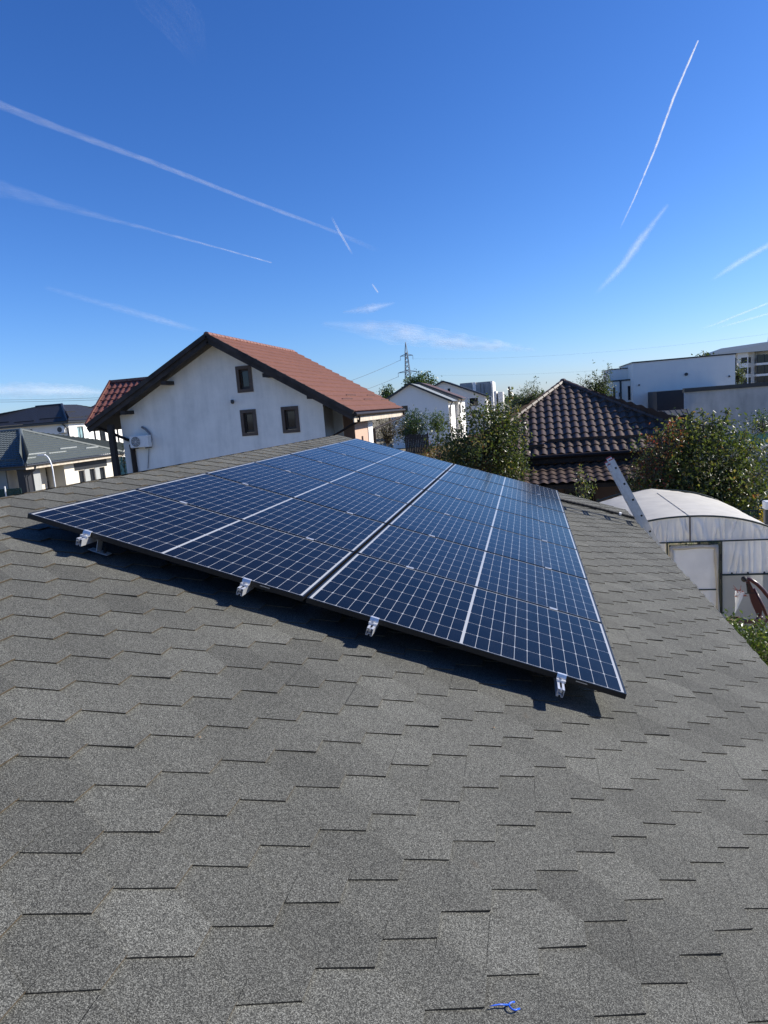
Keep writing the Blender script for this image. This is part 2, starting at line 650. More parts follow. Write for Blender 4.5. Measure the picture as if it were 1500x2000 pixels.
MT = dict(
    shingle=shingle_mat(),
    bitumen=simple('shingle cut edge', (0.072, 0.052, 0.029), 0.9, var=0.4, scale=40),
    deck=simple('roof deck board', (0.25, 0.18, 0.11), 0.8),
    cells=cell_mat(),
    blackalu=simple('black anodised aluminium', (0.006, 0.006, 0.007), 0.38, 0.0, 0.5, var=0.1),
    alu=simple('bare aluminium', (0.62, 0.63, 0.65), 0.38, 0.55, var=0.08, scale=30, bump=0.05, bscale=200),
    steel=simple('zinc steel', (0.55, 0.56, 0.58), 0.35, 0.9, var=0.1, scale=40),
    rubber=simple('black rubber', (0.012, 0.012, 0.012), 0.7),
    ladder=simple('ladder aluminium', (0.60, 0.61, 0.63), 0.45, 0.7, var=0.12, scale=12),
    redcap=simple('red plastic cap', (0.35, 0.02, 0.02), 0.5),
    bluepl=simple('blue plastic', (0.008, 0.09, 0.55), 0.35, var=0.05),
    gable=plaster('weathered white plaster', (0.88, 0.86, 0.80), (0.48, 0.49, 0.46), 0.55),
    white=plaster('white plaster', (0.86, 0.83, 0.77), (0.6, 0.58, 0.54), 0.2),
    cream=plaster('cream plaster', (0.72, 0.66, 0.55), (0.5, 0.45, 0.37), 0.3),
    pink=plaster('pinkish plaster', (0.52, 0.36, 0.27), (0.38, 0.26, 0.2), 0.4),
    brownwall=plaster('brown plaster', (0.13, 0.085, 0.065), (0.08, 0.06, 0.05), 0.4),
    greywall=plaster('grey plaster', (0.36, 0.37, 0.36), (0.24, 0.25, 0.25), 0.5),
    concrete=plaster('bare concrete', (0.43, 0.44, 0.43), (0.24, 0.26, 0.25), 0.75),
    lightgrey=plaster('pale grey plaster', (0.86, 0.82, 0.74), (0.70, 0.67, 0.62), 0.35),
    darkwood=simple('dark stained wood', (0.018, 0.013, 0.011), 0.65, var=0.5, scale=5, bump=0.3, bscale=30),
    rakewood=simple('flaking brown paint', (0.030, 0.024, 0.021), 0.75, var=0.75, scale=2.2, bump=0.3, bscale=20),
    winbrown=simple('brown window surround', (0.085, 0.06, 0.045), 0.6, var=0.2),
    sash=simple('dark brown sash', (0.025, 0.016, 0.012), 0.5),
    glass=glass_mat('window glass'),
    glasspale=glass_mat('pale curtain behind glass', (0.20, 0.30, 0.32), 0.08),
    redtile=tile_mat('red metal tile', (0.200, 0.088, 0.062), 0.6, 0.14),
    guardred=simple('dull red snow guard', (0.10, 0.05, 0.045), 0.6),
    guardpale=simple('pale zinc snow guard', (0.34, 0.36, 0.35), 0.5),
    redtiledark=tile_mat('dark red clay tile', (0.14, 0.055, 0.042), 0.42, 0.25),
    browntile=tile_mat('brown glazed tile', (0.085, 0.060, 0.047), 0.42, 0.28, 0.32),
    greytile=tile_mat('grey metal tile', (0.10, 0.115, 0.11), 0.45, 0.12),
    blacktile=tile_mat('charcoal metal tile', (0.030, 0.031, 0.036), 0.42, 0.15),
    gutter=simple('dark brown gutter', (0.016, 0.010, 0.008), 0.55, 0.0, 0.3),
    guttergrey=simple('anthracite metal', (0.025, 0.027, 0.03), 0.4),
    fascia=simple('pale weathered board', (0.5, 0.43, 0.34), 0.8, var=0.3, scale=3),
    acwhite=simple('white enamel', (0.72, 0.72, 0.70), 0.35, var=0.05),
    acdark=simple('dark fan grille', (0.04, 0.045, 0.05), 0.5),
    hose=simple('grey insulated hose', (0.20, 0.20, 0.21), 0.8),
    film=film_mat('greenhouse film', (0.96, 0.97, 0.97), 0.05, 0.28),
    filmdoor=film_mat('door film', (0.95, 0.96, 0.97), 0.04, 0.25),
    cover=film_mat('greenhouse cover sheet', (0.80, 0.77, 0.70), 0.0, 0.38, 0.6),
    ghsteel=simple('dark green steel tube', (0.015, 0.028, 0.026), 0.4),
    maroon=simple('maroon painted steel', (0.055, 0.012, 0.014), 0.3),
    planter=simple('brown planter', (0.09, 0.045, 0.035), 0.6),
    soil=simple('dry soil', (0.22, 0.16, 0.10), 0.95, var=0.4, scale=30),
    net=film_mat('green shade net', (0.03, 0.14, 0.11), 0.30, 0.25, 0.8),
    netdark=film_mat('dark shade net', (0.012, 0.05, 0.042), 0.25, 0.15, 0.8),
    ornament=film_mat('milky plastic', (0.85, 0.88, 0.9), 0.3, 0.3),
    bark=simple('bark', (0.09, 0.07, 0.055), 0.9, var=0.4, scale=20, bump=0.5),
    pylon=simple('galvanised lattice', (0.16, 0.19, 0.22), 0.5, 0.3),
    wire=simple('cable', (0.10, 0.11, 0.12), 0.5),
    fencewood=simple('dark fence boards', (0.030, 0.024, 0.022), 0.8, var=0.4),
    lamp=simple('white painted pole', (0.72, 0.74, 0.76), 0.4),
    anth=simple('anthracite cladding and shaded opening', (0.014, 0.015, 0.020), 0.55, var=0.15),
    darkroof=simple('dark standing seam', (0.022, 0.022, 0.024), 0.75, spec=0.3, var=0.15),
    pear=leaf_mat('pear leaves', [(0.0, (0.026, 0.040, 0.014)), (0.45, (0.062, 0.084, 0.030)), (0.70, (0.115, 0.125, 0.048)),
                                  (0.84, (0.19, 0.15, 0.06)), (0.94, (0.19, 0.095, 0.05)), (1.0, (0.18, 0.06, 0.04))], 0.42, 0.36, 0.5),
    pearred=leaf_mat('reddening leaves', [(0.0, (0.03, 0.045, 0.015)), (0.3, (0.07, 0.075, 0.025)), (0.5, (0.16, 0.09, 0.04)),
                                          (0.75, (0.24, 0.06, 0.035)), (1.0, (0.32, 0.05, 0.03))], 0.35, 0.35),
    bush=leaf_mat('dark shrub leaves', [(0.0, (0.016, 0.034, 0.012)), (0.6, (0.042, 0.075, 0.024)), (1.0, (0.09, 0.13, 0.045))], 0.3),
    bushlime=leaf_mat('fresh shrub leaves', [(0.0, (0.03, 0.06, 0.012)), (0.6, (0.075, 0.115, 0.025)), (1.0, (0.15, 0.17, 0.05))], 0.35),
    willow=leaf_mat('willow leaves', [(0.0, (0.030, 0.045, 0.015)), (0.6, (0.070, 0.090, 0.028)), (1.0, (0.12, 0.13, 0.045))], 0.35),
    dryleaf=leaf_mat('brown orchard leaves', [(0.0, (0.035, 0.036, 0.018)), (0.5, (0.085, 0.07, 0.035)), (1.0, (0.17, 0.11, 0.06))], 0.3),
    yellow=leaf_mat('yellow leaves', [(0.0, (0.30, 0.22, 0.02)), (1.0, (0.60, 0.42, 0.04))], 0.4),
    straw=leaf_mat('dry straw', [(0.0, (0.10, 0.08, 0.045)), (0.6, (0.20, 0.15, 0.085)), (1.0, (0.32, 0.26, 0.16))], 0.3, 0.8, 0.2),
    rose=simple('dried flowers', (0.30, 0.10, 0.07), 0.8, var=0.6, scale=80),
)

# ------------------------------------------------------------------ ground
def ground_mat():
    m_, n, l, b, out = newmat('garden soil and grass')
    tc = N(n, 'ShaderNodeTexCoord')
    n1 = N(n, 'ShaderNodeTexNoise', i_Scale=0.15, i_Detail=8.0, i_Roughness=0.65)
    n2 = N(n, 'ShaderNodeTexNoise', i_Scale=4.0, i_Detail=8.0, i_Roughness=0.7)
    l.new(tc.outputs['Object'], n1.inputs['Vector'])
    l.new(tc.outputs['Object'], n2.inputs['Vector'])
    a = N(n, 'ShaderNodeMath', operation='ADD')
    l.new(n1.outputs['Fac'], a.inputs[0])
    l.new(n2.outputs['Fac'], a.inputs[1])
    hf = N(n, 'ShaderNodeMath', operation='MULTIPLY', i_1=0.5)
    l.new(a.outputs[0], hf.inputs[0])
    r_ = ramp(n, [(0.35, (0.07, 0.085, 0.035)), (0.5, (0.18, 0.15, 0.09)), (0.65, (0.28, 0.22, 0.14))])
    l.new(hf.outputs[0], r_.inputs['Fac'])
    l.new(r_.outputs[0], b.inputs['Base Color'])
    b.inputs['Roughness'].default_value = 0.95
    return m_


g = MB()
g.poly([(-6000, -3000, 0), (6000, -3000, 0), (6000, 9000, 0), (-6000, 9000, 0)])
tag(g.build('ground', ground_mat()), 'dry garden ground reaching away between the houses', 'ground', kind='structure')

# ------------------------------------------------------------------ our own roof
PITCH = R(18)
ORG = np.array([-2.9330, 3.4584, 4.1598])          # ridge-side near corner of the panel field, top of frame
VD = np.array([math.cos(PITCH), 0, -math.sin(PITCH)])
UD = np.array([0, 1.0, 0])
ND = np.array([math.sin(PITCH), 0, math.cos(PITCH)])
ROOF_N = -0.156
V_RIDGE, V_EAVE, U_NEAR, U_FAR = -0.63, 4.885, -6.2, 9.17


def sag(v, u):
    """boards under the felt are not quite flat"""
    a = mnoise.noise(Vector((v * 0.55, u * 0.45, 3.1))) * 0.007
    b = mnoise.noise(Vector((v * 1.6, u * 0.9, 9.7))) * (0.003 + 0.0022 * max(0, v - 2))
    c = math.sin(u * 2 * math.pi / 0.9 + v * 0.7) * 0.0012 * max(0.0, (v - 2.2))
    return a + b + c


def RL(v, u, n=0.0):
    return ORG + VD * v + UD * u + ND * n


house = thing('house', 'grey shingled house roof that carries the solar panels', 'house',
              loc=tuple(ORG), rot=(0, PITCH, 0), world=False)


def build_shingles():
    e, d, b = 0.1425, 0.0655, 0.0990
    per = 2 * (d + b)
    t = 0.0048
    va, ua = 2.666, -1.876
    k0 = int(math.floor((V_RIDGE - va) / e)) - 1
    k1 = int(math.ceil((V_EAVE - va) / e)) + 1
    mb = MB()
    r_ = random.Random(3)
    for k in range(k0, k1 + 1):
        vk = va + e * (k + 1)                       # butt line of this course
        shift = (d + b) * (k % 2)
        j0 = int((U_NEAR - ua) / per) - 1
        j1 = int((U_FAR - ua) / per) + 1
        coff = r_.uniform(-0.004, 0.004)
        for j in range(j0, j1 + 1):
            u0 = ua + shift + j * per + coff
            jit = lambda s=0.0022: r_.uniform(-s, s)
            lift = abs(r_.gauss(0, 0.0010)) + (0.003 if r_.random() < 0.10 else 0)
            vt = vk - e

            def H(v):
                return t * (2 - (vk - v) / e)
            # clip in v at ridge and eave, in u at the ends
            def C(v, u, h):
                v = min(max(v, V_RIDGE), V_EAVE)
                u = min(max(u, U_NEAR), U_FAR)
                return (v, u, ROOF_N + h + sag(v, u))
            if vt - e >= V_EAVE or vk <= V_RIDGE:
                continue
            if u0 > U_FAR or u0 + per < U_NEAR:
                continue
            A = (vt + jit(), u0 + jit())
            B = (vk + jit(), u0 + d + jit())
            Cc = (vk + jit(), u0 + d + b + jit())
            D = (vt + jit(), u0 + 2 * d + b + jit())
            lB, lC = lift * r_.uniform(0.3, 1.6), lift * r_.uniform(0.2, 1.0)
            hA, hB, hC, hD = H(vt), H(vk) + lB, H(vk) + lC, H(vt)
            tone = min(1, max(0, r_.gauss(0.5, 0.22)))
            pA, pB, pC, pD = C(*A, hA), C(*B, hB), C(*Cc, hC), C(*D, hD)
            if vk - e < V_EAVE - 0.01 and A[1] < U_FAR - 0.02 and D[1] > U_NEAR + 0.02:
                m2 = C((A[0] + B[0]) / 2, (A[1] + B[1]) / 2, (hA + hB) / 2 + jit(0.0006))
                mb.poly([pA, m2, pB, pC, pD], 0, tone)
                dr = t * 1.25
                for p_, q_ in ((pA, m2), (m2, pB), (pB, pC), (pC, pD)):
                    lo = lambda p: (p[0], p[1], p[2] - dr)
                    mb.add([p_, lo(p_), lo(q_), q_], [(0, 1, 2, 3)], 1, 0.5)
            # the plain band of the course under the courses above
            if vt > V_RIDGE:
                vq = min(vt, V_EAVE)
                ub = u0 - b / 2
                q0 = C(vq, ub, H(vq) - 0.0002)
                q1 = C(vq, ub + per, H(vq) - 0.0002)
                q2 = C(vt - e * 1.05, ub + per, H(vt - e))
                q3 = C(vt - e * 1.05, ub, H(vt - e))
                mb.poly([q3, q0, q1, q2], 0, min(1, max(0, tone + r_.gauss(0, 0.05))))
    # far slope beyond the ridge and the cap edge
    rz = ROOF_N + 0.008
    lx = lambda X_, Y_, z_: (np.array([X_, Y_, z_]) - ORG)
    ridge = RL(V_RIDGE, 0, rz)
    run = 5.3
    for i in range(12):
        a0, a1 = run * i / 12, run * (i + 1) / 12

        def W(a, u):
            pt = np.array([ridge[0] - a, ORG[1] + u, ridge[2] - a * math.tan(PITCH) + 0.004 * ((i % 2))])
            rel = pt - ORG
            return (rel @ VD, rel @ UD, rel @ ND)
        mb.poly([W(a0, U_NEAR), W(a0, U_FAR), W(a1, U_FAR), W(a1, U_NEAR)], 0, 0.5)
    return mb


shing = build_shingles().build('roof', [MT['shingle'], MT['bitumen']], house, tones=True)
dk = MB()
dk.box((V_RIDGE + 0.05, U_NEAR + 0.03, ROOF_N - 0.03), (V_EAVE - 0.02, U_FAR - 0.03, ROOF_N - 0.012))
dk.build('roof_deck', MT['deck'], house)
fb = MB()
fb.box((V_EAVE - 0.045, U_NEAR + 0.03, ROOF_N - 0.17), (V_EAVE - 0.022, U_FAR - 0.03, ROOF_N - 0.033))
fb.box((V_RIDGE + 0.2, U_FAR - 0.055, ROOF_N - 0.17), (V_EAVE - 0.05, U_FAR - 0.033, ROOF_N - 0.033))
fb.build('fascia_board', MT['darkwood'], house)
wb = MB()
ex = RL(V_EAVE, 0, ROOF_N)


def loc(pt):
    rel = np.array(pt, float) - ORG
    return (rel @ VD, rel @ UD, rel @ ND)


xl, xr = ORG[0] - 5.3, ex[0] - 0.45
y0_, y1_ = ORG[1] + U_NEAR + 0.4, ORG[1] + U_FAR - 0.35
prof = [(xl, 0), (xr, 0), (xr, 2.42), (RL(V_RIDGE, 0, ROOF_N)[0], 4.0), (xl, 2.42)]
front = [loc((x, y1_, z)) for x, z in prof]
back = [loc((x, y0_, z)) for x, z in prof]
wb.add(front + back, [(0, 1, 2, 3, 4), (9, 8, 7, 6, 5), (1, 0, 5, 6), (2, 1, 6, 7), (0, 4, 9, 5)])
wb.build('wall', MT['cream'], house)

# ------------------------------------------------------------------ solar panels
RROT = (0, PITCH, 0)
GR_P = 'solar panels on the shingle roof'


def make_panel():
    t = thing('solar_panel', '', 'solar panel', loc=tuple(ORG), rot=RROT, world=False, group=GR_P)
    f = MB()
    lip, th = 0.010, 0.030
    # four frame profiles: side wall + top lip, butted at the corners
    for (a, b_) in (((0, 0), (PL, lip)), ((0, PS - lip), (PL, PS)), ((0, lip), (lip, PS - lip)), ((PL - lip, lip), (PL, PS - lip))):
        f.box((a[0], a[1], -th), (b_[0], b_[1], 0.0))
    f.build('frame', MT['blackalu'], t)
    c = MB()
    c.box((lip + 0.0004, lip + 0.0004, -0.006), (PL - lip - 0.0004, PS - lip - 0.0004, -0.0016))
    c.build('glass', MT['cells'], t)
    k = MB()
    k.box((lip + 0.002, lip + 0.002, -0.009), (PL - lip - 0.002, PS - lip - 0.002, -0.0065))
    k.bevbox((PL / 2 - 0.05, 0.5, -0.024), (PL / 2 + 0.05, 0.62, -0.0095), 0.003)
    k.build('back_sheet', MT['rubber'], t)
    s = MB()
    s.box((PL - 0.26, -0.0006, -0.014), (PL - 0.20, 0.0, -0.009))
    s.build('maker_plate', MT['steel'], t)
    return t


proto = make_panel()
for col in range(2):
    for row in range(7):
        o = proto if (row == 0 and col == 0) else copy_tree(proto)
        o.location = tuple(RL(col * (PL + PG), row * (PS + PG), random.uniform(-0.0012, 0.0012)))
        side = 'ridge-side column' if col == 0 else 'eave-side column'
        o['label'] = f'black framed solar panel, {ORD[row]} row from the near edge, {side}'
FIELD_U = 7 * PS + 6 * PG

# ------------------------------------------------------------------ rails, clamps, feet
RAIL_V = [0.405, 1.422, 2.180, 3.208]
RAIL_TOP = -0.0305
RH, RW = 0.042, 0.036
RAIL_U0 = [-0.072, -0.080, -0.086, -0.120]


def rail_mesh():
    """open aluminium extrusion with a top slot and a hollow below"""
    w_, h_, s = RW / 2, RH, 0.0025
    prof = [(-w_, 0), (-0.0055, 0), (-0.0055, -s), (-w_ + s, -s), (-w_ + s, -h_ + s), (-0.009, -h_ + s), (-0.009, -h_ + 0.013),
            (0.009, -h_ + 0.013), (0.009, -h_ + s), (w_ - s, -h_ + s), (w_ - s, -s), (0.0055, -s), (0.0055, 0), (w_, 0),
            (w_, -h_), (0.0065, -h_), (0.0065, -h_ + 0.0105), (-0.0065, -h_ + 0.0105), (-0.0065, -h_), (-w_, -h_)]
    return prof


def make_rail():
    t = thing('mounting_rail', '', 'rail', loc=tuple(ORG), rot=RROT, world=False, group='mounting rails under the panels')
    mb = MB()
    pf = rail_mesh()
    ln = FIELD_U + 0.105 + 0.09
    mb.extrude([(x, 0, z) for x, z in pf], (0, ln, 0))
    mb.build('extrusion', MT['alu'], t)
    b = MB()
    b.tube([(0, -0.004, -0.010), (0, 0.03, -0.010)], 0.0075, 8)
    b.build('slot_bolt', MT['steel'], t)
    return t


def make_end_clamp():
    t = thing('end_clamp', '', 'clamp', loc=tuple(ORG), rot=RROT, world=False, group='end clamps on the panel field')
    mb = MB()
    h = 0.0305
    hw = 0.024
    # z-shaped clamp: foot on the rail, web up the frame, lip over the frame
    pf = [(-0.030, 0.0), (-0.030, 0.0075), (-0.0085, 0.0075), (-0.0035, h + 0.0012), (0.010, h + 0.0012), (0.010, h + 0.0042),
          (-0.0065, h + 0.0042), (-0.0125, 0.018), (-0.0125, 0.012), (-0.034, 0.012), (-0.034, 0.0)]
    mb.extrude([(-hw, y, z) for y, z in pf], (2 * hw, 0, 0))
    mb.build('clamp_body', MT['alu'], t)
    b = MB()
    b.tube([(0, -0.021, 0.0121), (0, -0.021, 0.020)], 0.0075, 6)
    b.build('bolt', MT['steel'], t)
    return t


def make_mid_clamp():
    t = thing('mid_clamp', '', 'clamp', loc=tuple(ORG), rot=RROT, world=False, group='mid clamps between the panel rows')
    mb = MB()
    pf = [(-0.0155, 0.0012), (0.0155, 0.0012), (0.0155, 0.0036), (0.007, 0.0044), (0.007, 0.0030), (-0.007, 0.0030), (-0.007, 0.0044), (-0.0155, 0.0036)]
    mb.extrude([(-0.027, y, z) for y, z in pf], (0.054, 0, 0))
    mb.box((-0.018, -0.0085, -0.0300), (0.018, 0.0085, 0.0011))
    mb.build('clamp_body', MT['alu'], t)
    b = MB()
    b.tube([(0, 0, 0.0031), (0, 0, 0.0062)], 0.0055, 6)
    b.build('bolt', MT['steel'], t)
    return t


def make_foot():
    t = thing('roof_foot', '', 'roof bracket', loc=tuple(ORG), rot=RROT, world=False, group='roof brackets under the rails')
    mb = MB()
    z0 = ROOF_N + 0.009
    mb.box((-0.035, -0.05, z0 + 0.003), (0.095, 0.0, z0 + 0.008))
    mb.box((0.0185, -0.05, z0 + 0.0081), (0.0235, 0.0, RAIL_TOP - 0.004))
    mb.build('bracket', MT['alu'], t)
    rb = MB()
    rb.box((-0.045, -0.06, z0), (0.105, 0.01, z0 + 0.0029))
    rb.build('rubber_pad', MT['rubber'], t)
    s = MB()
    s.tube([(0.062, -0.025, z0 + 0.0081), (0.062, -0.025, z0 + 0.022)], 0.010, 6)
    s.tube([(0.062, -0.025, z0 + 0.022), (0.062, -0.025, z0 + 0.05)], 0.005, 6)
    s.build('screw', MT['rubber'], t)
    return t


pr_rail, pr_end, pr_mid, pr_foot = make_rail(), make_end_clamp(), make_mid_clamp(), make_foot()
first = dict(r=True, e=True, m=True, f=True)


def place(pro, key, loc_, label):
    o = pro if first[key] else copy_tree(pro)
    first[key] = False
    o.location = tuple(loc_)
    o['label'] = label
    return o


for i, v in enumerate(RAIL_V):
    nm = ORD[i]
    place(pr_rail, 'r', RL(v, RAIL_U0[i], RAIL_TOP), f'silver aluminium mounting rail under the panels, {nm} rail from the ridge')
    place(pr_end, 'e', RL(v, 0, RAIL_TOP), f'silver end clamp at the near end of the {nm} rail from the ridge')
    o = place(pr_end, 'e', RL(v, FIELD_U, RAIL_TOP), f'silver end clamp at the far end of the {nm} rail from the ridge')
    o.rotation_euler = (Matrix.Rotation(PITCH, 3, 'Y') @ Matrix.Rotation(math.pi, 3, 'Z')).to_euler()
    for r_ in range(6):
        place(pr_mid, 'm', RL(v, (r_ + 1) * (PS + PG) - PG / 2, 0.0),
              f'silver mid clamp, {nm} rail from the ridge, {ORD[r_]} gap from the near edge')
    for q, uq in enumerate((0.13 if i == 0 else 0.62, 1.9, 3.3, 4.9, 6.5, 7.7)):
        place(pr_foot, 'f', RL(v, uq, 0), f'roof bracket under the {nm} rail from the ridge, {ORD[q]} from the near end')

# ------------------------------------------------------------------ floss pick and specks on the roof
def on_roof(px, py, n=ROOF_N + 0.012):
    d = M @ np.array([(px - 750) / FPX, (py - 1000) / FPX, 1.0])
    k = (ND @ (ORG - CAM) + n) / (ND @ d)
    q = CAM + d * k - ORG
    return q @ VD, q @ UD


fv, fu = on_roof(988, 1963)
t = thing('floss_pick', 'small blue plastic floss pick lying on the shingles', 'floss pick',
          loc=tuple(RL(fv, fu, ROOF_N + 0.0112 + sag(fv, fu))), rot=RROT, world=False)


def fl(px, py):
    a, b_ = on_roof(px, py)
    return (a - fv, b_ - fu)


pts = [fl(*q) for q in ((956, 1966), (965, 1964), (975, 1962.5), (993, 1963))]
mb = MB()
mb.tube([(x, y, 0.001) for x, y in pts], [0.0006, 0.0016, 0.0019, 0.0020], 8)
mb.build('handle', MT['bluepl'], t, smooth=True)
mb = MB()
mb.tube([(*fl(*q), 0.001) for q in ((1005, 1957.5), (999, 1958), (994, 1961), (995, 1967), (1000, 1972), (1006, 1973.5), (1015, 1970.5))], 0.0022, 8)
mb.build('fork', MT['bluepl'], t, smooth=True)
for i, (px, py, nm) in enumerate(((965, 1420, 'tan leaf scrap on the shingles below the panel shadow'), (390, 1439, 'tiny pale leaf scrap on the shingles left of centre'))):
    a, b_ = on_roof(px, py)
    mb = MB()
    mb.add([(-.006, -.003, 0), (.002, -.005, .003), (.007, .001, .001), (.001, .005, .004), (-.005, .003, .002)], [(0, 1, 2, 3, 4)])
    mb.add([(-.006, -.003, -.001), (.002, -.005, .002), (.007, .001, .0), (.001, .005, .003), (-.005, .003, .001)], [(4, 3, 2, 1, 0)])
    o = mb.build('leaf_scrap', MT['soil'])
    o.location = tuple(RL(a, b_, ROOF_N + 0.0095 + sag(a, b_)))
    o.rotation_euler = RROT
    tag(o, nm, 'leaf', 'leaf scraps on the roof')

# ------------------------------------------------------------------ ladder leaning on the eave
def build_ladder():
    lt = P(1184, 904, Y=10.86)
    le = P(1251, 1028, Y=10.86)
    d = (lt - le)
    d[1] = 0
    d /= np.linalg.norm(d)
    side = np.array([0, 1.0, 0])
    nrm = np.cross(d, side)                       # across the rails
    if nrm[0] < 0:
        nrm = -nrm
    base = lt - d * (lt[2] / d[2])
    t = thing('ladder', 'aluminium extension ladder leaning on the roof edge', 'ladder', loc=tuple(base))
    LN = np.linalg.norm(lt - base)
    for k, (off, dep, y0, ln0, ln1) in enumerate(((0.0, 0.045, 0.0, 0.0, LN - 0.05), (0.049, 0.080, 0.02, 0.4, LN))):
        for yy, nm in ((y0, 'rail'), (0.38 - y0, 'rail')):
            mb = MB()
            c0 = base + nrm * (off + dep / 2) + side * yy
            mb.beam(c0 + d * ln0, c0 + d * ln1, 0.028, dep, up=nrm)
            # rolled edges of the profile
            s_ = -1 if yy < 0.19 else 1
            for e_ in (-1, 1):
                q = c0 + nrm * e_ * (dep / 2 - 0.005) + side * s_ * 0.0155
                mb.beam(q + d * ln0, q + d * ln1, 0.0035, 0.008, up=nrm)
            ro = mb.build(nm, MT['ladder'], t)
            cp = MB()
            cp.beam(c0 + d * (ln1 + 0.001), c0 + d * (ln1 + 0.014), 0.031, dep + 0.003, up=nrm)
            cp.build('end_cap', MT['redcap'], ro)
        mb = MB()
        n_ = int((ln1 - ln0) / 0.28)
        for i in range(n_):
            s = ln1 - 0.14 - 0.28 * i
            c = base + nrm * (off + dep / 2) + d * s
            mb.beam(c + side * (y0 + 0.0145), c + side * (0.38 - y0 - 0.0145), 0.028, 0.028, up=nrm)
        mb.build('rungs', MT['ladder'], t)
        if k == 0:
            continue
        mb = MB()
        for i in range(n_):
            s = ln1 - 0.14 - 0.28 * i
            c = base + nrm * (off + dep / 2) + d * s
            mb.beam(c + side * (y0 - 0.0150), c + side * (y0 - 0.0141), 0.030, 0.030, up=nrm)
        mb.build('rung_socket', MT['rubber'], t)


build_ladder()

# black cable conduit from the panel field down to the eave
ends = [(3.46, 7.905), (3.9, 7.985), (4.4, 8.065), (4.84, 8.135), (4.93, 8.15)]
ct = thing('cable_conduit', 'black cable conduit lying on the shingles between the panels and the ladder', 'conduit', loc=tuple(RL(4.2, 8.0, ROOF_N)))
mb = MB()
cpts = []
for a, b_ in zip(ends[:-1], ends[1:]):
    for k in range(14):
        q = k / 14
        cpts.append((a[0] + (b_[0] - a[0]) * q, a[1] + (b_[1] - a[1]) * q))
cpts.append(ends[-1])
mb.tube([RL(v, u, ROOF_N + 0.036 + sag(v, u) - (0.03 if v > 4.9 else 0)) for v, u in cpts], [0.024 + 0.002 * (i % 2) for i in range(len(cpts))], 10)
mb.build('corrugated_tube', MT['rubber'], ct)
mb = MB()
a = RL(4.62, 8.10, ROOF_N + 0.036)
mb.tube([a - VD * 0.02 - UD * 0.003, a + VD * 0.02 + UD * 0.003], 0.031, 10)
mb.build('clip', MT['acwhite'], ct)


# ------------------------------------------------------------------ generic house pieces
def tile_roof(mb, o, S, T, Nn, s0, s1, tlo, thi, wave=0.2, row=0.35, amp=0.03, step=0.02, n=6, mat=0, sharp=1.0):
    """pressed-tile surface; o eave origin, S along the eave, T up the slope, Nn normal"""
    o, S, T, Nn = (np.array(a, float) for a in (o, S, T, Nn))
    ns = max(2, int(round((s1 - s0) / wave * n)))
    ss = np.linspace(s0, s1, ns + 1)
    tmin = min(tlo(s) for s in ss)
    tmax = max(thi(s) for s in ss)
    r0 = int(math.floor(tmin / row))
    r1 = int(math.ceil(tmax / row))
    V, F = [], []
    per = (r1 - r0) * 2
    for s in ss:
        a, b_ = tlo(s), thi(s)
        hw = amp * (0.5 + 0.5 * math.cos(2 * math.pi * s / wave)) ** sharp
        for r_ in range(r0, r1):
            ta, tb = r_ * row, (r_ + 1) * row
            ca, cb = min(max(ta, a), b_), min(max(tb, a), b_)
            fa = step * (1 - (ca - ta) / row)
            fb_ = step * (1 - (cb - ta) / row)
            V.append(o + S * s + T * ca + Nn * (hw + fa))
            V.append(o + S * s + T * cb + Nn * (hw + fb_))
    V = np.array(V)
    for i in range(ns):
        for q in range(per - 1):
            a0, a1 = i * per + q, i * per + q + 1
            b0, b1 = a0 + per, a1 + per
            if np.abs(V[a0] - V[a1]).max() < 1e-5 and np.abs(V[b0] - V[b1]).max() < 1e-5:
                continue
            F.append((a0, b0, b1, a1))
    mb.add(V, F, mat)


def wall_face(mb, o, dx, nrm, x0, x1, z0, top, holes=(), depth=0.12, mat=0, rmat=None):
    """upright wall sheet with real openings; top(x) gives its height; reveals go inward"""
    o, dx, nrm = (np.array(a, float) for a in (o, dx, nrm))
    Zv = np.array([0, 0, 1.0])
    topf = top if callable(top) else (lambda x: top)
    xs = {x0, x1}
    for h in holes:
        xs |= {h[0], h[1]}
    if callable(top) and hasattr(top, 'breaks'):
        xs |= set(q for q in top.breaks if x0 < q < x1)
    xs = sorted(xs)
    pt = lambda x, z, b=0.0: o + dx * x + nrm * b + Zv * z
    for a, b in zip(xs[:-1], xs[1:]):
        mid = (a + b) / 2
        hs = sorted([h for h in holes if h[0] <= mid <= h[1]], key=lambda h: h[2])
        z = z0
        for h in hs:
            mb.poly([pt(a, z), pt(b, z), pt(b, h[2]), pt(a, h[2])], mat)
            z = h[3]
        mb.poly([pt(a, z), pt(b, z), pt(b, topf(b)), pt(a, topf(a))], mat)
    rm = mat if rmat is None else rmat
    for (a, b, c, d) in holes:
        for p_, q_ in (((a, c), (b, c)), ((b, c), (b, d)), ((b, d), (a, d)), ((a, d), (a, c))):
            mb.poly([pt(*p_), pt(*q_), pt(*q_, -depth), pt(*p_, -depth)], rm)


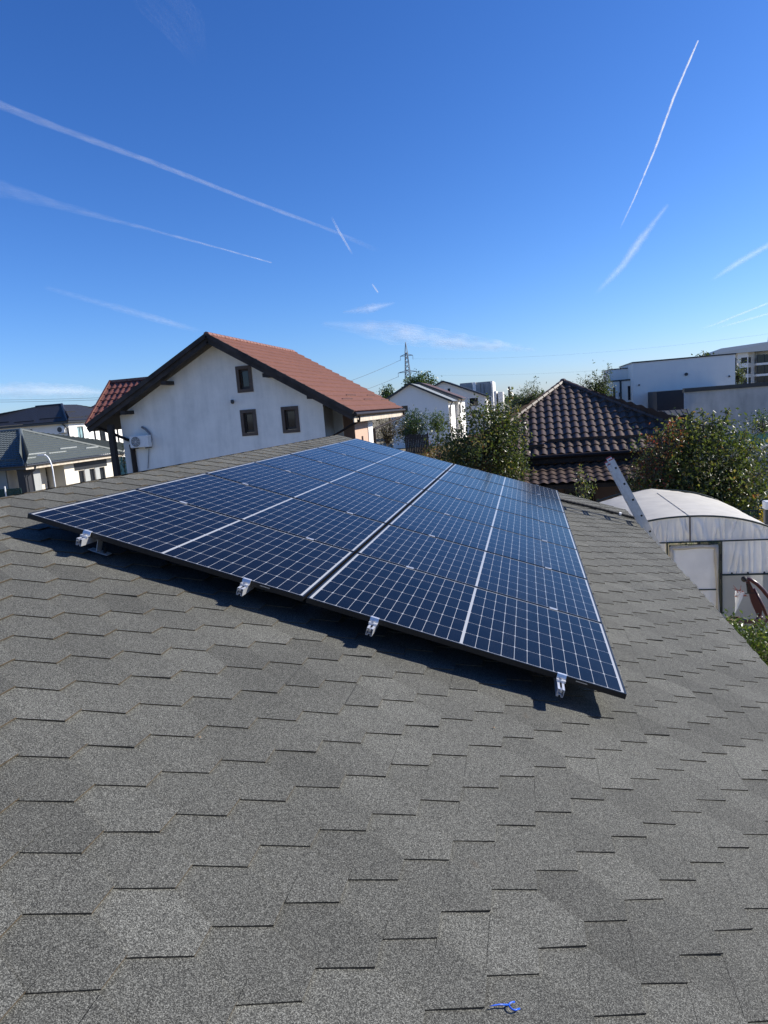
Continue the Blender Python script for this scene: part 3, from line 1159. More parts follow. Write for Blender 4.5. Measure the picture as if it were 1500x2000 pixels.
def window(parent, o, dx, nrm, h, depth=0.1, surround=None, fr=0.06, framemat='sash', pane='glass', mull=0, name='window'):
    """window part with frame and pane sub-parts, set back in its opening h = (x0,x1,z0,z1)"""
    a, b, c, d = h
    mb = MB()
    if surround:
        s, pr = surround
        for (q0, q1, z0, z1) in ((a - s, b + s, c - s, c), (a - s, b + s, d, d + s), (a - s, a, c, d), (b, b + s, c, d)):
            mb.obox(o, dx, nrm, (q0, q1), (-0.01, pr), (z0, z1))
        wmat = 'winbrown'
    else:
        mb.obox(o, dx, nrm, (a + 0.01, b - 0.01), (-depth + 0.001, 0.03), (c, c + 0.025))
        wmat = framemat
    wn = mb.build(name, MT[wmat], parent)
    mb = MB()
    zc = c + 0.026
    for (q0, q1, z0, z1) in ((a, b, zc - 0.02, zc + fr), (a, b, d - fr, d), (a, a + fr, zc + fr, d - fr), (b - fr, b, zc + fr, d - fr)):
        mb.obox(o, dx, nrm, (q0 + .002, q1 - .002), (-depth, -depth + 0.05), (z0, z1))
    for i in range(mull):
        x = a + (b - a) * (i + 1) / (mull + 1)
        mb.obox(o, dx, nrm, (x - fr / 2, x + fr / 2), (-depth, -depth + 0.048), (zc + fr, d - fr))
    mb.build('frame', MT[framemat], wn)
    mb = MB()
    mb.obox(o, dx, nrm, (a + fr, b - fr), (-depth - 0.01, -depth + 0.012), (zc + fr, d - fr))
    mb.build('pane', MT[pane], wn)
    return wn


def topline(pts):
    xs = [p[0] for p in pts]
    zs = [p[1] for p in pts]

    def f(x):
        return float(np.interp(x, xs, zs))
    f.breaks = xs[1:-1]
    return f


XD, YD, ZD = np.array([1.0, 0, 0]), np.array([0, 1.0, 0]), np.array([0, 0, 1.0])


def unit(a):
    a = np.array(a, float)
    return a / np.linalg.norm(a)


def snow_guard(mb, o, S, T, Nn, s, t_, ln, mat=0, h=0.11):
    o, S, T, Nn = (np.array(a, float) for a in (o, S, T, Nn))
    c = o + S * s + T * t_ + Nn * 0.035
    mb.add([c, c + S * ln, c + S * ln + T * 0.10 + Nn * 0.015, c + T * 0.10 + Nn * 0.015,
            c + T * 0.02 + Nn * h, c + S * ln + T * 0.02 + Nn * h],
           [(0, 1, 5, 4), (4, 5, 2, 3), (0, 4, 3), (1, 2, 5)], mat)


# ------------------------------------------------------------------ big neighbour house
def big_house():
    YR, YW = 23.3, 24.0
    ap, lE, rE = P(403, 655, Y=YR), P(170, 832, Y=YR), P(690, 806, Y=YR)
    Ye = P(577, 690, Z=ap[2])[1]
    Ye = max(Ye, 30.0)
    t = thing('gabled_house', 'white plastered gable house with red tiled roof behind the panels', 'house', loc=(ap[0], YW, 0))
    xl, xr = P(243, 880, Y=YW)[0], P(634, 830, Y=YW)[0]
    sl_l = (ap[2] - lE[2]) / (ap[0] - lE[0])
    sl_r = (ap[2] - rE[2]) / (rE[0] - ap[0])
    # gable wall with openings
    def win(x0, y0, x1, y1):
        a, b = P(x0, y0, Y=YW), P(x1, y1, Y=YW)
        return (a[0], b[0], b[2], a[2])
    w1 = win(466, 722, 489, 759)
    w2 = win(475, 807, 498, 844)
    w3 = win(555, 801, 580, 838)
    und = 0.24
    tl = topline([(xl, lE[2] + (xl - lE[0]) * sl_l - und), (ap[0], ap[2] - und), (xr, rE[2] + (rE[0] - xr) * sl_r - und)])
    mb = MB()
    o = np.array([0, YW, 0.0])
    wall_face(mb, o, XD, -YD, xl, xr, 0, tl, [w1, w2, w3], 0.16, 0, 1)
    # left side wall and back
    mb.poly([(xl, YW, 0), (xl, YW, tl(xl)), (xl, Ye - 1, tl(xl)), (xl, Ye - 1, 0)])
    mb.build('gable_wall', [MT['gable'], MT['winbrown']], t)
    for h in (w1, w2, w3):
        window(t, o, XD, -YD, h, 0.13, surround=(0.12, 0.035), fr=0.07, framemat='sash')
    # recessed right side: grey wall, brown wall, lit pink side wall
    xa = P(672, 850, Y=YW + 1.2)[0]
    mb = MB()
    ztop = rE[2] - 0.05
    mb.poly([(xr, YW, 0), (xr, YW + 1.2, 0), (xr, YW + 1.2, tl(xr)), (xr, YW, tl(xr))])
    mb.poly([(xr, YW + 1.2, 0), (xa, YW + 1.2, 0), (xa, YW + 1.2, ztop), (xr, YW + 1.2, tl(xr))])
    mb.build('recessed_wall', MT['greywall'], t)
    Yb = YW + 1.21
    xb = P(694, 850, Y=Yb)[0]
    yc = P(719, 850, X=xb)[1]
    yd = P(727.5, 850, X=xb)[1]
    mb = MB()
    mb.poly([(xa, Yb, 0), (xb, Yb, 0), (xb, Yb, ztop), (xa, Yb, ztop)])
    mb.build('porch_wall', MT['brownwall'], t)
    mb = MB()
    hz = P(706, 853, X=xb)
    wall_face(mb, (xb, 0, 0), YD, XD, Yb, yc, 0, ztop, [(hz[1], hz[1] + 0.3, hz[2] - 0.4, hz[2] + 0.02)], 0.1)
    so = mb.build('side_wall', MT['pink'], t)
    mb = MB()
    mb.box((xb - 0.1, hz[1] - 0.02, hz[2] - 0.42), (xb - 0.095, hz[1] + 0.32, hz[2] + 0.04))
    mb.build('vent', MT['glass'], so)
    mb = MB()
    mb.box((xb - 0.4, yc, 0), (xb + 0.04, yd, ztop))
    mb.build('corner_pillar', MT['white'], t)
    # roof slopes
    mb = MB()
    Tr = unit((ap[0] - rE[0], 0, ap[2] - rE[2]))
    Nr = unit(np.cross(YD, Tr))
    if Nr[2] < 0:
        Nr = -Nr
    Lr = np.linalg.norm(ap - rE)
    tile_roof(mb, (rE[0], YR, rE[2]), YD, Tr, Nr, 0, Ye - YR, lambda s: 0, lambda s: Lr, 0.21, 0.40, 0.045, 0.05, 6, sharp=1.4)
    mb.add([(rE[0], YR, rE[2] - .02), (rE[0], Ye, rE[2] - .02), (ap[0], Ye, ap[2] - .02), (ap[0], YR, ap[2] - .02)], [(0, 1, 2, 3)], 1)
    for (px, py) in ((676, 776), (717, 776), (668, 784), (711, 784), (745, 784)):
        d = M @ np.array([(px - 750) / FPX, (py - 1000) / FPX, 1.0])
        k = ((np.array([rE[0], YR, rE[2]]) - CAM) @ Nr) / (d @ Nr)
        q = CAM + d * k - np.array([rE[0], YR, rE[2]])
        snow_guard(mb, (rE[0], YR, rE[2]), YD, Tr, Nr, q @ YD, q @ Tr, 1.5, 2, 0.09)
    mb.build('roof', [MT['redtile'], MT['darkwood'], MT['guardred']], t)
    mb = MB()
    n_ = int((Ye - YR) / 0.35)
    for i in range(n_):
        y = YR + 0.35 * i
        mb.tube([(ap[0], y, ap[2] + 0.02), (ap[0], y + 0.36, ap[2] + 0.035)], [0.12, 0.10], 8)
    mb.build('ridge_cap', MT['redtile'], t)
    # left slope and the steep cross gable above the porch
    mb = MB()
    Tl = unit((ap[0] - lE[0], 0, ap[2] - lE[2]))
    Nl = unit((-Tl[2], 0, Tl[0]))
    Ll = np.linalg.norm(ap - lE)
    tile_roof(mb, (lE[0], YR, lE[2]), YD, Tl, Nl, 0, Ye - YR, lambda s: 0, lambda s: Ll, 0.3, 0.35, 0.03, 0.02, 4)
    mb.add([(lE[0], YR, lE[2] - .02), (ap[0], YR, ap[2] - .02), (ap[0], Ye, ap[2] - .02), (lE[0], Ye, lE[2] - .02)], [(0, 1, 2, 3)], 1)
    ct = P(218, 748, X=lE[0])
    rise, run = ct[2] - lE[2], ct[1] - YR
    Tw = unit((0, run, rise))
    Nw = unit((0, -rise, run))
    Lw = math.hypot(rise, run)
    wx = rise / sl_l
    tile_roof(mb, (lE[0], YR, lE[2]), XD, Tw, Nw, 0, wx, lambda s: Lw * s / wx, lambda s: Lw, 0.25, 0.36, 0.05, 0.03, 6)
    mb.add([(lE[0], ct[1], ct[2]), (lE[0] + wx, ct[1], ct[2]), (lE[0], ct[1] + run, lE[2])], [(0, 1, 2)], 0)
    mb.add([(lE[0] + .02, YR, lE[2]), (lE[0] + .02, ct[1], ct[2]), (lE[0] + .02, ct[1] + run, lE[2])], [(0, 1, 2)], 1)
    mb.beam((lE[0] - 0.03, YR - 0.02, lE[2] + 0.02), (lE[0] - 0.03, ct[1], ct[2] + 0.06), 0.07, 0.16)
    mb.beam((lE[0] - 0.05, ct[1], ct[2] + 0.06), (lE[0] + wx, ct[1], ct[2] + 0.06), 0.14, 0.1)
    mb.build('porch_roof', [MT['redtiledark'], MT['darkwood']], t)
    # rake boards, soffit boards, brackets
    mb = MB()
    for a, b in ((lE, ap), (ap, rE)):
        a2, b2 = a.copy(), b.copy()
        for dz, hh, dy in ((0.00, 0.16, -0.03), (-0.17, 0.20, 0.035)):
            mb.beam((a2[0], YR + dy, a2[2] + dz), (b2[0], YR + dy, b2[2] + dz), 0.05, hh)
    mb.build('rake_board', MT['rakewood'], t)
    mb = MB()
    for a, b in ((lE, ap), (ap, rE)):
        mb.add([(a[0], YR + 0.06, a[2] - 0.20), (b[0], YR + 0.06, b[2] - 0.20), (b[0], YW + 0.02, b[2] - 0.20), (a[0], YW + 0.02, a[2] - 0.20)], [(0, 1, 2, 3)])
    # soffit of the right eave and the porch ceiling at left
    mb.add([(rE[0], YR + .06, rE[2] - .10), (rE[0], Ye, rE[2] - .10), (xb - 0.2, Ye, rE[2] + 0.1), (xb - 0.2, YR + .06, rE[2] + 0.1)], [(0, 1, 2, 3)])
    mb.add([(lE[0], YR + .06, lE[2] - .22), (lE[0], Ye, lE[2] - .22), (xl, Ye, lE[2] - .22 + (xl - lE[0]) * sl_l), (xl, YR + .06, lE[2] - .22 + (xl - lE[0]) * sl_l)], [(3, 2, 1, 0)])
    mb.build('soffit', MT['darkwood'], t)
    for px, py in ((325, 748), (246, 806), (522, 733), (608, 775)):
        q = P(px, py, Y=YR + 0.3)
        mb = MB()
        mb.box((q[0] - 0.1, YR + 0.07, q[2] - 0.07), (q[0] + 0.1, YW, q[2] + 0.07))
        mb.build('purlin_end', MT['darkwood'], t)
    # gutters
    mb = MB()
    mb.tube([(rE[0] + 0.07, YR - 0.05, rE[2] - 0.06), (rE[0] + 0.07, Ye + 0.05, rE[2] - 0.06)], 0.075, 10)
    mb.build('gutter', MT['gutter'], t)
    mb = MB()
    mb.box((rE[0] - 0.04, YR + 0.07, rE[2] - 0.34), (rE[0] - 0.005, Ye, rE[2] - 0.12))
    mb.build('eave_board', MT['fascia'], t)
    mb = MB()
    q0 = np.array([rE[0] + 0.07, YR + 0.55, rE[2] - 0.13])
    q1 = P(640, 858, Y=YW - 0.12)
    mb.tube([q0, q0 + (0, 0, -0.16), q1, q1 + (0, 0, -3.0)], 0.05, 8)
    mb.build('downpipe', MT['gutter'], t)
    mb = MB()
    q0 = np.array([rE[0] + 0.07, Ye - 0.15, rE[2] - 0.13])
    q1 = P(731, 838, X=xb + 0.10)
    mb.tube([q0, q0 + (0, 0, -0.2), q1, q1 + (0, 0, -3.4)], 0.055, 8)
    mb.build('downpipe', MT['gutter'], t)
    # porch post, brace and the downpipe under the unit
    mb = MB()
    pt = P(216, 832, Y=YR + 0.25)
    mb.beam((pt[0], YR + 0.25, 0), (pt[0], YR + 0.25, pt[2] + 0.05), 0.2, 0.2, up=(0, 1, 0))
    mb.build('porch_post', MT['darkwood'], t)
    mb = MB()
    a, b = P(193, 836, Y=YR + 0.3), P(252, 860, Y=YW - 0.05)
    mb.tube([a, b], 0.055, 8)
    b2 = P(260, 884, Y=YW - 0.07)
    mb.tube([P(257, 868, Y=YW - 0.07), b2, (b2[0], b2[1], 0.2)], 0.10, 8)
    mb.build('downpipe', MT['gutter'], t)
    # wall lamp
    mb = MB()
    q = P(453, 784, Y=YW - 0.1)
    mb.box((q[0] - 0.07, YW - 0.06, q[2] - 0.04), (q[0] + 0.03, YW - 0.002, q[2] + 0.06))
    mb.tube([(q[0], YW - 0.05, q[2]), (q[0] + 0.06, YW - 0.2, q[2] + 0.03)], 0.02, 8)
    mb.ball((q[0] + 0.07, YW - 0.22, q[2] - 0.03), 0.07)
    mb.build('wall_lamp', MT['acdark'], t)
    # split-unit outdoor box: its own thing
    a, b = P(252, 851, Y=YW - 0.35), P(291, 875, Y=YW - 0.35)
    x0, x1, z0, z1 = a[0], b[0], b[2] + 0.04, a[2] - 0.02
    u = thing('air_conditioner', 'white air conditioner outdoor unit on the gable wall', 'air conditioner', loc=((x0 + x1) / 2, YW - 0.2, z0))
    mb = MB()
    mb.bevbox((x0, YW - 0.37, z0), (x1, YW - 0.09, z1), 0.02)
    mb.box((x0 + (x1 - x0) * 0.66, YW - 0.373, z0 + 0.03), (x0 + (x1 - x0) * 0.665, YW - 0.3702, z1 - 0.03))
    mb.build('casing', MT['acwhite'], u)
    cx, cz, rr = x0 + (x1 - x0) * 0.34, (z0 + z1) / 2, (z1 - z0) * 0.42
    mb = MB()
    V = [(cx, YW - 0.374, cz)] + [(cx + rr * math.cos(k * math.pi / 12), YW - 0.374, cz + rr * math.sin(k * math.pi / 12)) for k in range(24)]
    mb.add(V, [(0, 1 + k, 1 + (k + 1) % 24) for k in range(24)])
    mb.build('fan_opening', MT['acdark'], u)
    mb = MB()
    for q in range(5):
        r2 = rr * (q + 1) / 5
        mb.tube([(cx + r2 * math.cos(k * math.pi / 10), YW - 0.385, cz + r2 * math.sin(k * math.pi / 10)) for k in range(21)], 0.006, 5)
    for k in range(4):
        c_, s_ = math.cos(k * math.pi / 4), math.sin(k * math.pi / 4)
        mb.tube([(cx - rr * c_, YW - 0.388, cz - rr * s_), (cx + rr * c_, YW - 0.388, cz + rr * s_)], 0.005, 5)
    mb.build('fan_guard', MT['acwhite'], u)
    mb = MB()
    for x in (x0 + 0.1, x1 - 0.12):
        mb.box((x, YW - 0.42, z0 - 0.045), (x + 0.04, YW - 0.002, z0 - 0.005))
    mb.build('bracket', MT['acdark'], u)
    mb = MB()
    hs = [P(277, 834, Y=YW - 0.05), P(284, 838, Y=YW - 0.06), P(292, 846, Y=YW - 0.06), P(295, 858, Y=YW - 0.08), P(293, 868, Y=YW - 0.16)]
    mb.tube(hs, 0.045, 8)
    cb = P(291, 876, Y=YW - 0.05)
    mb.tube([cb, P(290, 895, Y=YW - 0.03), P(289, 915, Y=YW - 0.03)], 0.013, 5)
    mb.build('hose', MT['hose'], u, smooth=True)


big_house()


# ------------------------------------------------------------------ greenhouse
def greenhouse():
    Y0, Y1 = 13.0, 16.9
    ap = P(1347, 1008, Y=Y0)
    cx, zt = ap[0], ap[2]
    hw = 2.15
    t = thing('greenhouse', 'arched plastic greenhouse with pale cover beside the shingle roof', 'greenhouse', loc=(cx, (Y0 + Y1) / 2, 0))

    def arch(a, zt_=zt):
        """a in -1..1 -> (x,z); flattened arch with upright feet"""
        s = math.copysign(1, a)
        th = a * math.pi / 2
        return cx + hw * (abs(math.sin(th)) ** 0.92) * s, zt_ * (0.12 + 0.88 * (math.cos(th) ** 0.62)) if abs(a) < 1 else 0.0
    A = np.linspace(-1, 1, 41)
    ny = 24
    mb = MB()
    V, F = [], []
    for j in range(ny + 1):
        y = Y0 + (Y1 - Y0) * j / ny
        for a in A:
            x, z = arch(a)
            sagv = -0.012 * math.sin(math.pi * ((y - Y0) / 1.3 % 1.0)) * math.cos(a * math.pi / 2)
            wr = 0.012 * mnoise.noise(Vector((x * 2.5, y * 4, z * 2)))
            if j > ny - 4:
                wr += 0.05 * mnoise.noise(Vector((x * 6, y * 9, 4)))
                sagv -= 0.05 * (j - ny + 4) ** 1.3 * 0.3
            ease = min(1.0, abs(a) * 5)
            V.append((x, y, max(0, z + (sagv + wr) * ease)))
    na = len(A)
    for j in range(ny):
        for i in range(na - 1):
            F.append((j * na + i, j * na + i + 1, (j + 1) * na + i + 1, (j + 1) * na + i))
    mb.add(V, F)
    # ridge seam rope lying on the sheet
    mb.build('cover_sheet', MT['cover'], t, smooth=True)
    mb = MB()
    mb.tube([(cx, Y0 + (Y1 - Y0) * k / 36, zt + 0.005) for k in range(30)], 0.009, 6)
    mb.build('ridge_bar', MT['cover'], t)
    mb = MB()
    mb.tube([(arch(a)[0], Y0 - 0.01, arch(a)[1]) for a in np.linspace(-1, 1, 41)], 0.017, 8)
    mb.build('front_hoop', MT['ghsteel'], t, smooth=True)
    mb = MB()
    for y in (Y0 + 1.3, Y0 + 2.6, Y1 - 0.02):
        mb.tube([(arch(a)[0], y, arch(a)[1] - 0.03) for a in np.linspace(-0.99, 0.99, 31)], 0.018, 6)
    mb.build('inner_hoops', MT['ghsteel'], t, smooth=True)
    # end frame bars
    zb = P(1350, 1058, Y=Y0)[2]
    dl, dr = P(1306, 1060, Y=Y0)[0], P(1405, 1057, Y=Y0)[0]
    zm = P(1450, 1121, Y=Y0)[2]

    def edge_x(z):
        best = [arch(a)[0] for a in np.linspace(0, 1, 200) if arch(a)[1] >= z]
        return max(best) - cx
    mb = MB()
    e = edge_x(zb)
    mb.tube([(cx - e, Y0 - 0.02, zb), (cx + e, Y0 - 0.02, zb)], 0.013, 8)
    mb.build('cross_bar', MT['ghsteel'], t)
    mb = MB()
    for x in (dl - 0.03, dr + 0.03):
        mb.tube([(x, Y0 - 0.02, 0), (x, Y0 - 0.02, zb)], 0.016, 8)
    mb.build('door_post', MT['ghsteel'], t)
    mb = MB()
    mb.tube([(cx, Y0 - 0.02, zb), (cx, Y0 - 0.02, zt)], 0.014, 8)
    mb.build('king_post', simple('rusty tube', (0.10, 0.085, 0.08), 0.6), t)
    mb = MB()
    e2 = edge_x(zm)
    mb.tube([(dr + 0.03, Y0 - 0.03, zm), (cx + e2, Y0 - 0.03, zm)], 0.018, 8)
    for k in range(7):
        x = dr + 0.2 + k * 0.27
        if x < cx + e2:
            mb.ball((x, Y0 - 0.03, zm + 0.025), 0.02, 6, 4)
    mb.build('side_bar', MT['ghsteel'], t)
    # gathered film of the end wall: folds are real geometry
    def film(x0, x1, zlo, zhi, amp, freq, seed):
        mb = MB()
        nx, nz = max(12, int((x1 - x0) / 0.012)), 14
        V, F = [], []
        for j in range(nz + 1):
            v = j / nz
            for i in range(nx + 1):
                x = x0 + (x1 - x0) * i / nx
                hi = min(zhi(x), arch_z(x) - 0.01)
                z = zlo + (max(hi, zlo) - zlo) * v
                gather = 0.35 + 0.65 * math.sin(math.pi * min(1, v * 1.1)) ** 0.5
                f = mnoise.noise(Vector((x * freq + (v - .5) * 0.35 * math.sin(x * 5), v * 0.7, seed)))
                f2 = mnoise.noise(Vector((x * freq * 2.7, v * 1.2, seed + 5)))
                ridge = max(0.0, 1 - abs(f) * 3.2) ** 1.5
                V.append((x, Y0 + 0.03 - amp * gather * (0.75 * max(-0.2, ridge) + 0.35 * f2), z))
        for j in range(nz):
            for i in range(nx):
                a = j * (nx + 1) + i
                F.append((a, a + 1, a + nx + 2, a + nx + 1))
        mb.add(V, F)
        return mb

    tabx = [arch(a)[0] for a in np.linspace(-1, 1, 201)]
    tabz = [arch(a)[1] for a in np.linspace(-1, 1, 201)]

    def arch_z(x):
        return float(np.interp(x, tabx, tabz))
    mb = film(cx - hw * 0.97, cx + hw * 0.97, zb, lambda x: 9, 0.055, 9.0, 1.3)
    mb.build('gable_film', MT['film'], t, smooth=True)
    mb = film(dr + 0.05, cx + hw * 0.985, zm, lambda x: zb, 0.06, 8.0, 7.7)
    mb.build('side_film', MT['film'], t, smooth=True)
    mb = film(dr + 0.05, cx + hw * 0.995, 0.02, lambda x: zm, 0.008, 1.2, 3.3)
    mb.build('lower_film', film_mat('dusty lower film', (0.50, 0.53, 0.56), 0.25, 0.3), t, smooth=True)
    mb = film(cx - hw * 0.98, dl - 0.05, 0.02, lambda x: zb, 0.06, 4.0, 5.1)
    mb.build('side_film', MT['film'], t, smooth=True)
    # door
    dmb = MB()
    zd = zb - 0.045
    fr = 0.016
    zr = P(1390, 1150, Y=Y0)[2]
    dmb.tube([(dl + 0.01, Y0 - 0.045, 0.05), (dl + 0.01, Y0 - 0.045, zd), (dr - 0.01, Y0 - 0.045, zd), (dr - 0.01, Y0 - 0.045, 0.05)], fr, 8)
    dmb.tube([(dl + 0.01, Y0 - 0.045, zr), (dr - 0.01, Y0 - 0.045, zr)], fr * 0.8, 8)
    dmb.tube([(dl + 0.01, Y0 - 0.045, 0.05), (dr - 0.01, Y0 - 0.045, 0.05)], fr, 8)
    d = dmb.build('door', MT['ghsteel'], t)
    mb = film(dl + 0.03, dr - 0.03, 0.06, lambda x: zd - 0.02, 0.012, 1.6, 11.0)
    mb.v = [(x, y - 0.055, z) for x, y, z in mb.v]
    mb.build('door_film', MT['filmdoor'], d, smooth=True)
    # rolled film edges round the door
    mb = MB()
    for xx in (dl + 0.045, dr - 0.055):
        mb.tube([(xx + 0.012 * math.sin(3 * z), Y0 - 0.05, z) for z in np.linspace(0.1, zd - 0.03, 12)], [0.03 + 0.012 * math.sin(5 * z) for z in np.linspace(0.1, zd - 0.03, 12)], 6)
    mb.tube([(x, Y0 - 0.05, zd - 0.05 + 0.01 * math.sin(9 * x)) for x in np.linspace(dl + 0.04, dr - 0.04, 10)], 0.035, 6)
    mb.build('film_hem', film_mat('cream film hem', (0.80, 0.74, 0.63), 0.1, 0.4), d, smooth=True)
    mb = MB()
    for z in (zd - 0.25, zd - 0.6, 0.5):
        mb.tube([(dr + 0.01, Y0 - 0.05, z - 0.06), (dr + 0.01, Y0 - 0.05, z + 0.06)], 0.016, 8)
    mb.build('hinge', MT['rubber'], d)


greenhouse()


# ------------------------------------------------------------------ foliage
def leaf_cloud(pos, nrm_bias, size, rnd, tones, aspect=0.5, up=0.3):
    """numpy rhombic leaves with a fold; returns verts, faces, face tones"""
    n = len(pos)
    d = rnd.normal(size=(n, 3))
    d[:, 2] -= 0.35
    d /= np.linalg.norm(d, axis=1, keepdims=True)
    s = np.cross(d, rnd.normal(size=(n, 3)) + np.array([0, 0, up]))
    s /= np.linalg.norm(s, axis=1, keepdims=True) + 1e-9
    nn = np.cross(d, s)
    L = size * rnd.uniform(0.6, 1.25, size=(n, 1))
    W = L * aspect
    a = pos
    tip = pos + d * L + nn * L * rnd.uniform(-0.15, 0.15, (n, 1))
    mid = pos + d * L * 0.5
    l_ = mid + s * W * 0.5 + nn * W * 0.22
    r_ = mid - s * W * 0.5 + nn * W * 0.22
    V = np.stack([a, l_, tip, r_], 1).reshape(-1, 3)
    i = np.arange(n) * 4
    F = np.concatenate([np.stack([i, i + 1, i + 2], 1), np.stack([i, i + 2, i + 3], 1)])
    T = np.concatenate([tones, tones])
    return V, F, T


def np_mesh(name, V, F, T, mat, parent, org=None):
    if org is None:
        org = parent['org'] if parent is not None and 'org' in parent else (0, 0, 0)
    me = bpy.data.meshes.new(name)
    V = np.asarray(V, float) - np.array(list(org))
    me.vertices.add(len(V))
    me.vertices.foreach_set('co', V.ravel())
    me.loops.add(F.size)
    me.loops.foreach_set('vertex_index', F.ravel().astype(np.int32))
    me.polygons.add(len(F))
    k = F.shape[1]
    me.polygons.foreach_set('loop_start', np.arange(len(F), dtype=np.int32) * k)
    me.update(calc_edges=True)
    me.validate()
    at = me.attributes.new('tone', 'FLOAT', 'FACE')
    at.data.foreach_set('value', T.astype(np.float32))
    me.materials.append(mat)
    o = bpy.data.objects.new(name, me)
    COL.objects.link(o)
    if parent is not None:
        o.parent = parent
    return o


def tree(name, label, cat, base, blobs, mat, leaf=0.07, seed=1, trunk=0.06, group=None, shoots=(), aspect=0.5, clump=0.16, per=26,
         droop=0.0, tone=(0.45, 0.2), redside=0.0, branches=40, floor=None, dens=1.75):
    """trunk with limbs and a crown of separate leaves gathered in clumps; blobs = (cx,cy,cz,rx,ry,rz,n)"""
    rnd = np.random.default_rng(seed)
    t = thing(name, label, cat, loc=(base[0], base[1], base[2] if len(base) > 2 else 0), group=group)
    bz = base[2] if len(base) > 2 else 0.0
    pos, tns, tips = [], [], []
    for (cx, cy, cz, rx, ry, rz, n) in blobs:
        n = int(n * dens)
        nc = max(4, n // per)
        d = rnd.normal(size=(nc, 3))
        d /= np.linalg.norm(d, axis=1, keepdims=True)
        r_ = rnd.uniform(0, 1, (nc, 1)) ** 0.45
        lump = 1 + 0.36 * np.sin(d[:, :1] * 5 + seed) * np.cos(d[:, 1:2] * 4 + d[:, 2:3] * 5)
        C = np.array([cx, cy, cz]) + d * r_ * lump * np.array([rx, ry, rz])
        cnt = rnd.integers(int(per * 0.4), int(per * 1.6) + 1, nc)
        for c, k in zip(C, cnt):
            sg = clump * rnd.uniform(0.6, 1.4)
            p = c + np.clip(rnd.normal(size=(k, 3)), -1.6, 1.6) * sg
            if droop:
                p[:, 2] -= np.abs(rnd.normal(size=k)) * droop
            pos.append(p)
            ct = rnd.normal(tone[0], tone[1] * 0.7) + redside * (0.5 - (c[0] - cx) / (2 * rx + 1e-6)) * 0.5
            tns.append(np.clip(ct + rnd.normal(0, tone[1] * 0.7, k), 0, 1))
        tips.extend(C[rnd.permutation(nc)[:max(3, int(branches * n / max(1, sum(b[6] for b in blobs))))]])
    for (p0, p1, n, rad) in shoots:
        p0, p1 = np.array(p0, float), np.array(p1, float)
        a = rnd.uniform(0, 1, (n, 1))
        pos.append(p0 + (p1 - p0) * a + rnd.normal(size=(n, 3)) * rad * (1.15 - a) * np.array([1, 1, 0.5]))
        tns.append(np.clip(rnd.normal(tone[0] + 0.1, tone[1], n), 0, 1))
    pos = np.concatenate(pos)
    tns = np.concatenate(tns)
    if floor is not None:
        keep = pos[:, 2] > floor
        pos, tns = pos[keep], tns[keep]
    V, F, T = leaf_cloud(pos, None, leaf, rnd, tns, aspect)
    np_mesh('crown', V, F, T, mat, t)
    mb = MB()
    b0 = blobs[0]
    top = np.array([b0[0], b0[1], b0[2] + b0[5] * 0.25])
    bs = np.array([base[0], base[1], bz])
    fork = bs + (np.array([b0[0], b0[1], b0[2] - b0[5] * 0.75]) - bs)
    mb.tube([bs, bs * 0.5 + fork * 0.5 + rnd.normal(size=3) * trunk * 0.5, fork, top], [trunk, trunk * 0.85, trunk * 0.7, trunk * 0.15], 8)
    for c in tips:
        s = fork + (top - fork) * rnd.uniform(0, 0.7)
        m_ = s * 0.5 + c * 0.5 + rnd.normal(size=3) * 0.06 * np.linalg.norm(c - s)
        mb.tube([s, m_, c], [trunk * 0.28, trunk * 0.18, trunk * 0.06], 5)
    for (p0, p1, n, rad) in shoots:
        p0, p1 = np.array(p0, float), np.array(p1, float)
        mb.tube([p0, p0 * 0.5 + p1 * 0.5, p1], [trunk * 0.2, trunk * 0.14, trunk * 0.06], 5)
    mb.build('trunk', MT['bark'], t, smooth=True)
    return t


def blob(px, py, Y, rpx, rpy, n, ry=None):
    """crown ellipsoid seen at a pixel, radii in photo pixels at depth Y"""
    c = P(px, py, Y=Y)
    k = Y / FPX * 1.03
    return (c[0], Y, c[2], rpx * k, ry if ry else rpx * k * 0.9, rpy * k, n)


def sh(x0, y0, x1, y1, Y, n, rad=0.10):
    return (P(x0, y0, Y=Y), P(x1, y1, Y=Y), n, rad)


# pear tree in the middle, in front of the brown roof
Yc = 21.0
tree('pear_tree', 'bushy pear tree left of the brown tiled roof, leaves turning', 'tree', (P(930, 900, Y=Yc)[0], Yc),
     [blob(945, 880, Yc, 82, 62, 2600), blob(890, 890, Yc, 50, 46, 800), blob(985, 850, Yc, 42, 62, 900), blob(945, 815, Yc, 42, 36, 420),
      blob(1000, 920, Yc, 40, 40, 700)],
     MT['pear'], 0.11, 11, 0.06, 'fruit trees beyond the panels',
     [sh(900, 850, 868, 822, Yc, 40), sh(960, 820, 952, 772, Yc, 60), sh(985, 810, 1000, 760, Yc, 70), sh(930, 830, 915, 790, Yc, 40), sh(880, 870, 842, 845, Yc, 45),
      sh(1010, 860, 1012, 790, Yc, 60)],
     clump=0.17, per=22, tone=(0.38, 0.22), redside=0.25)
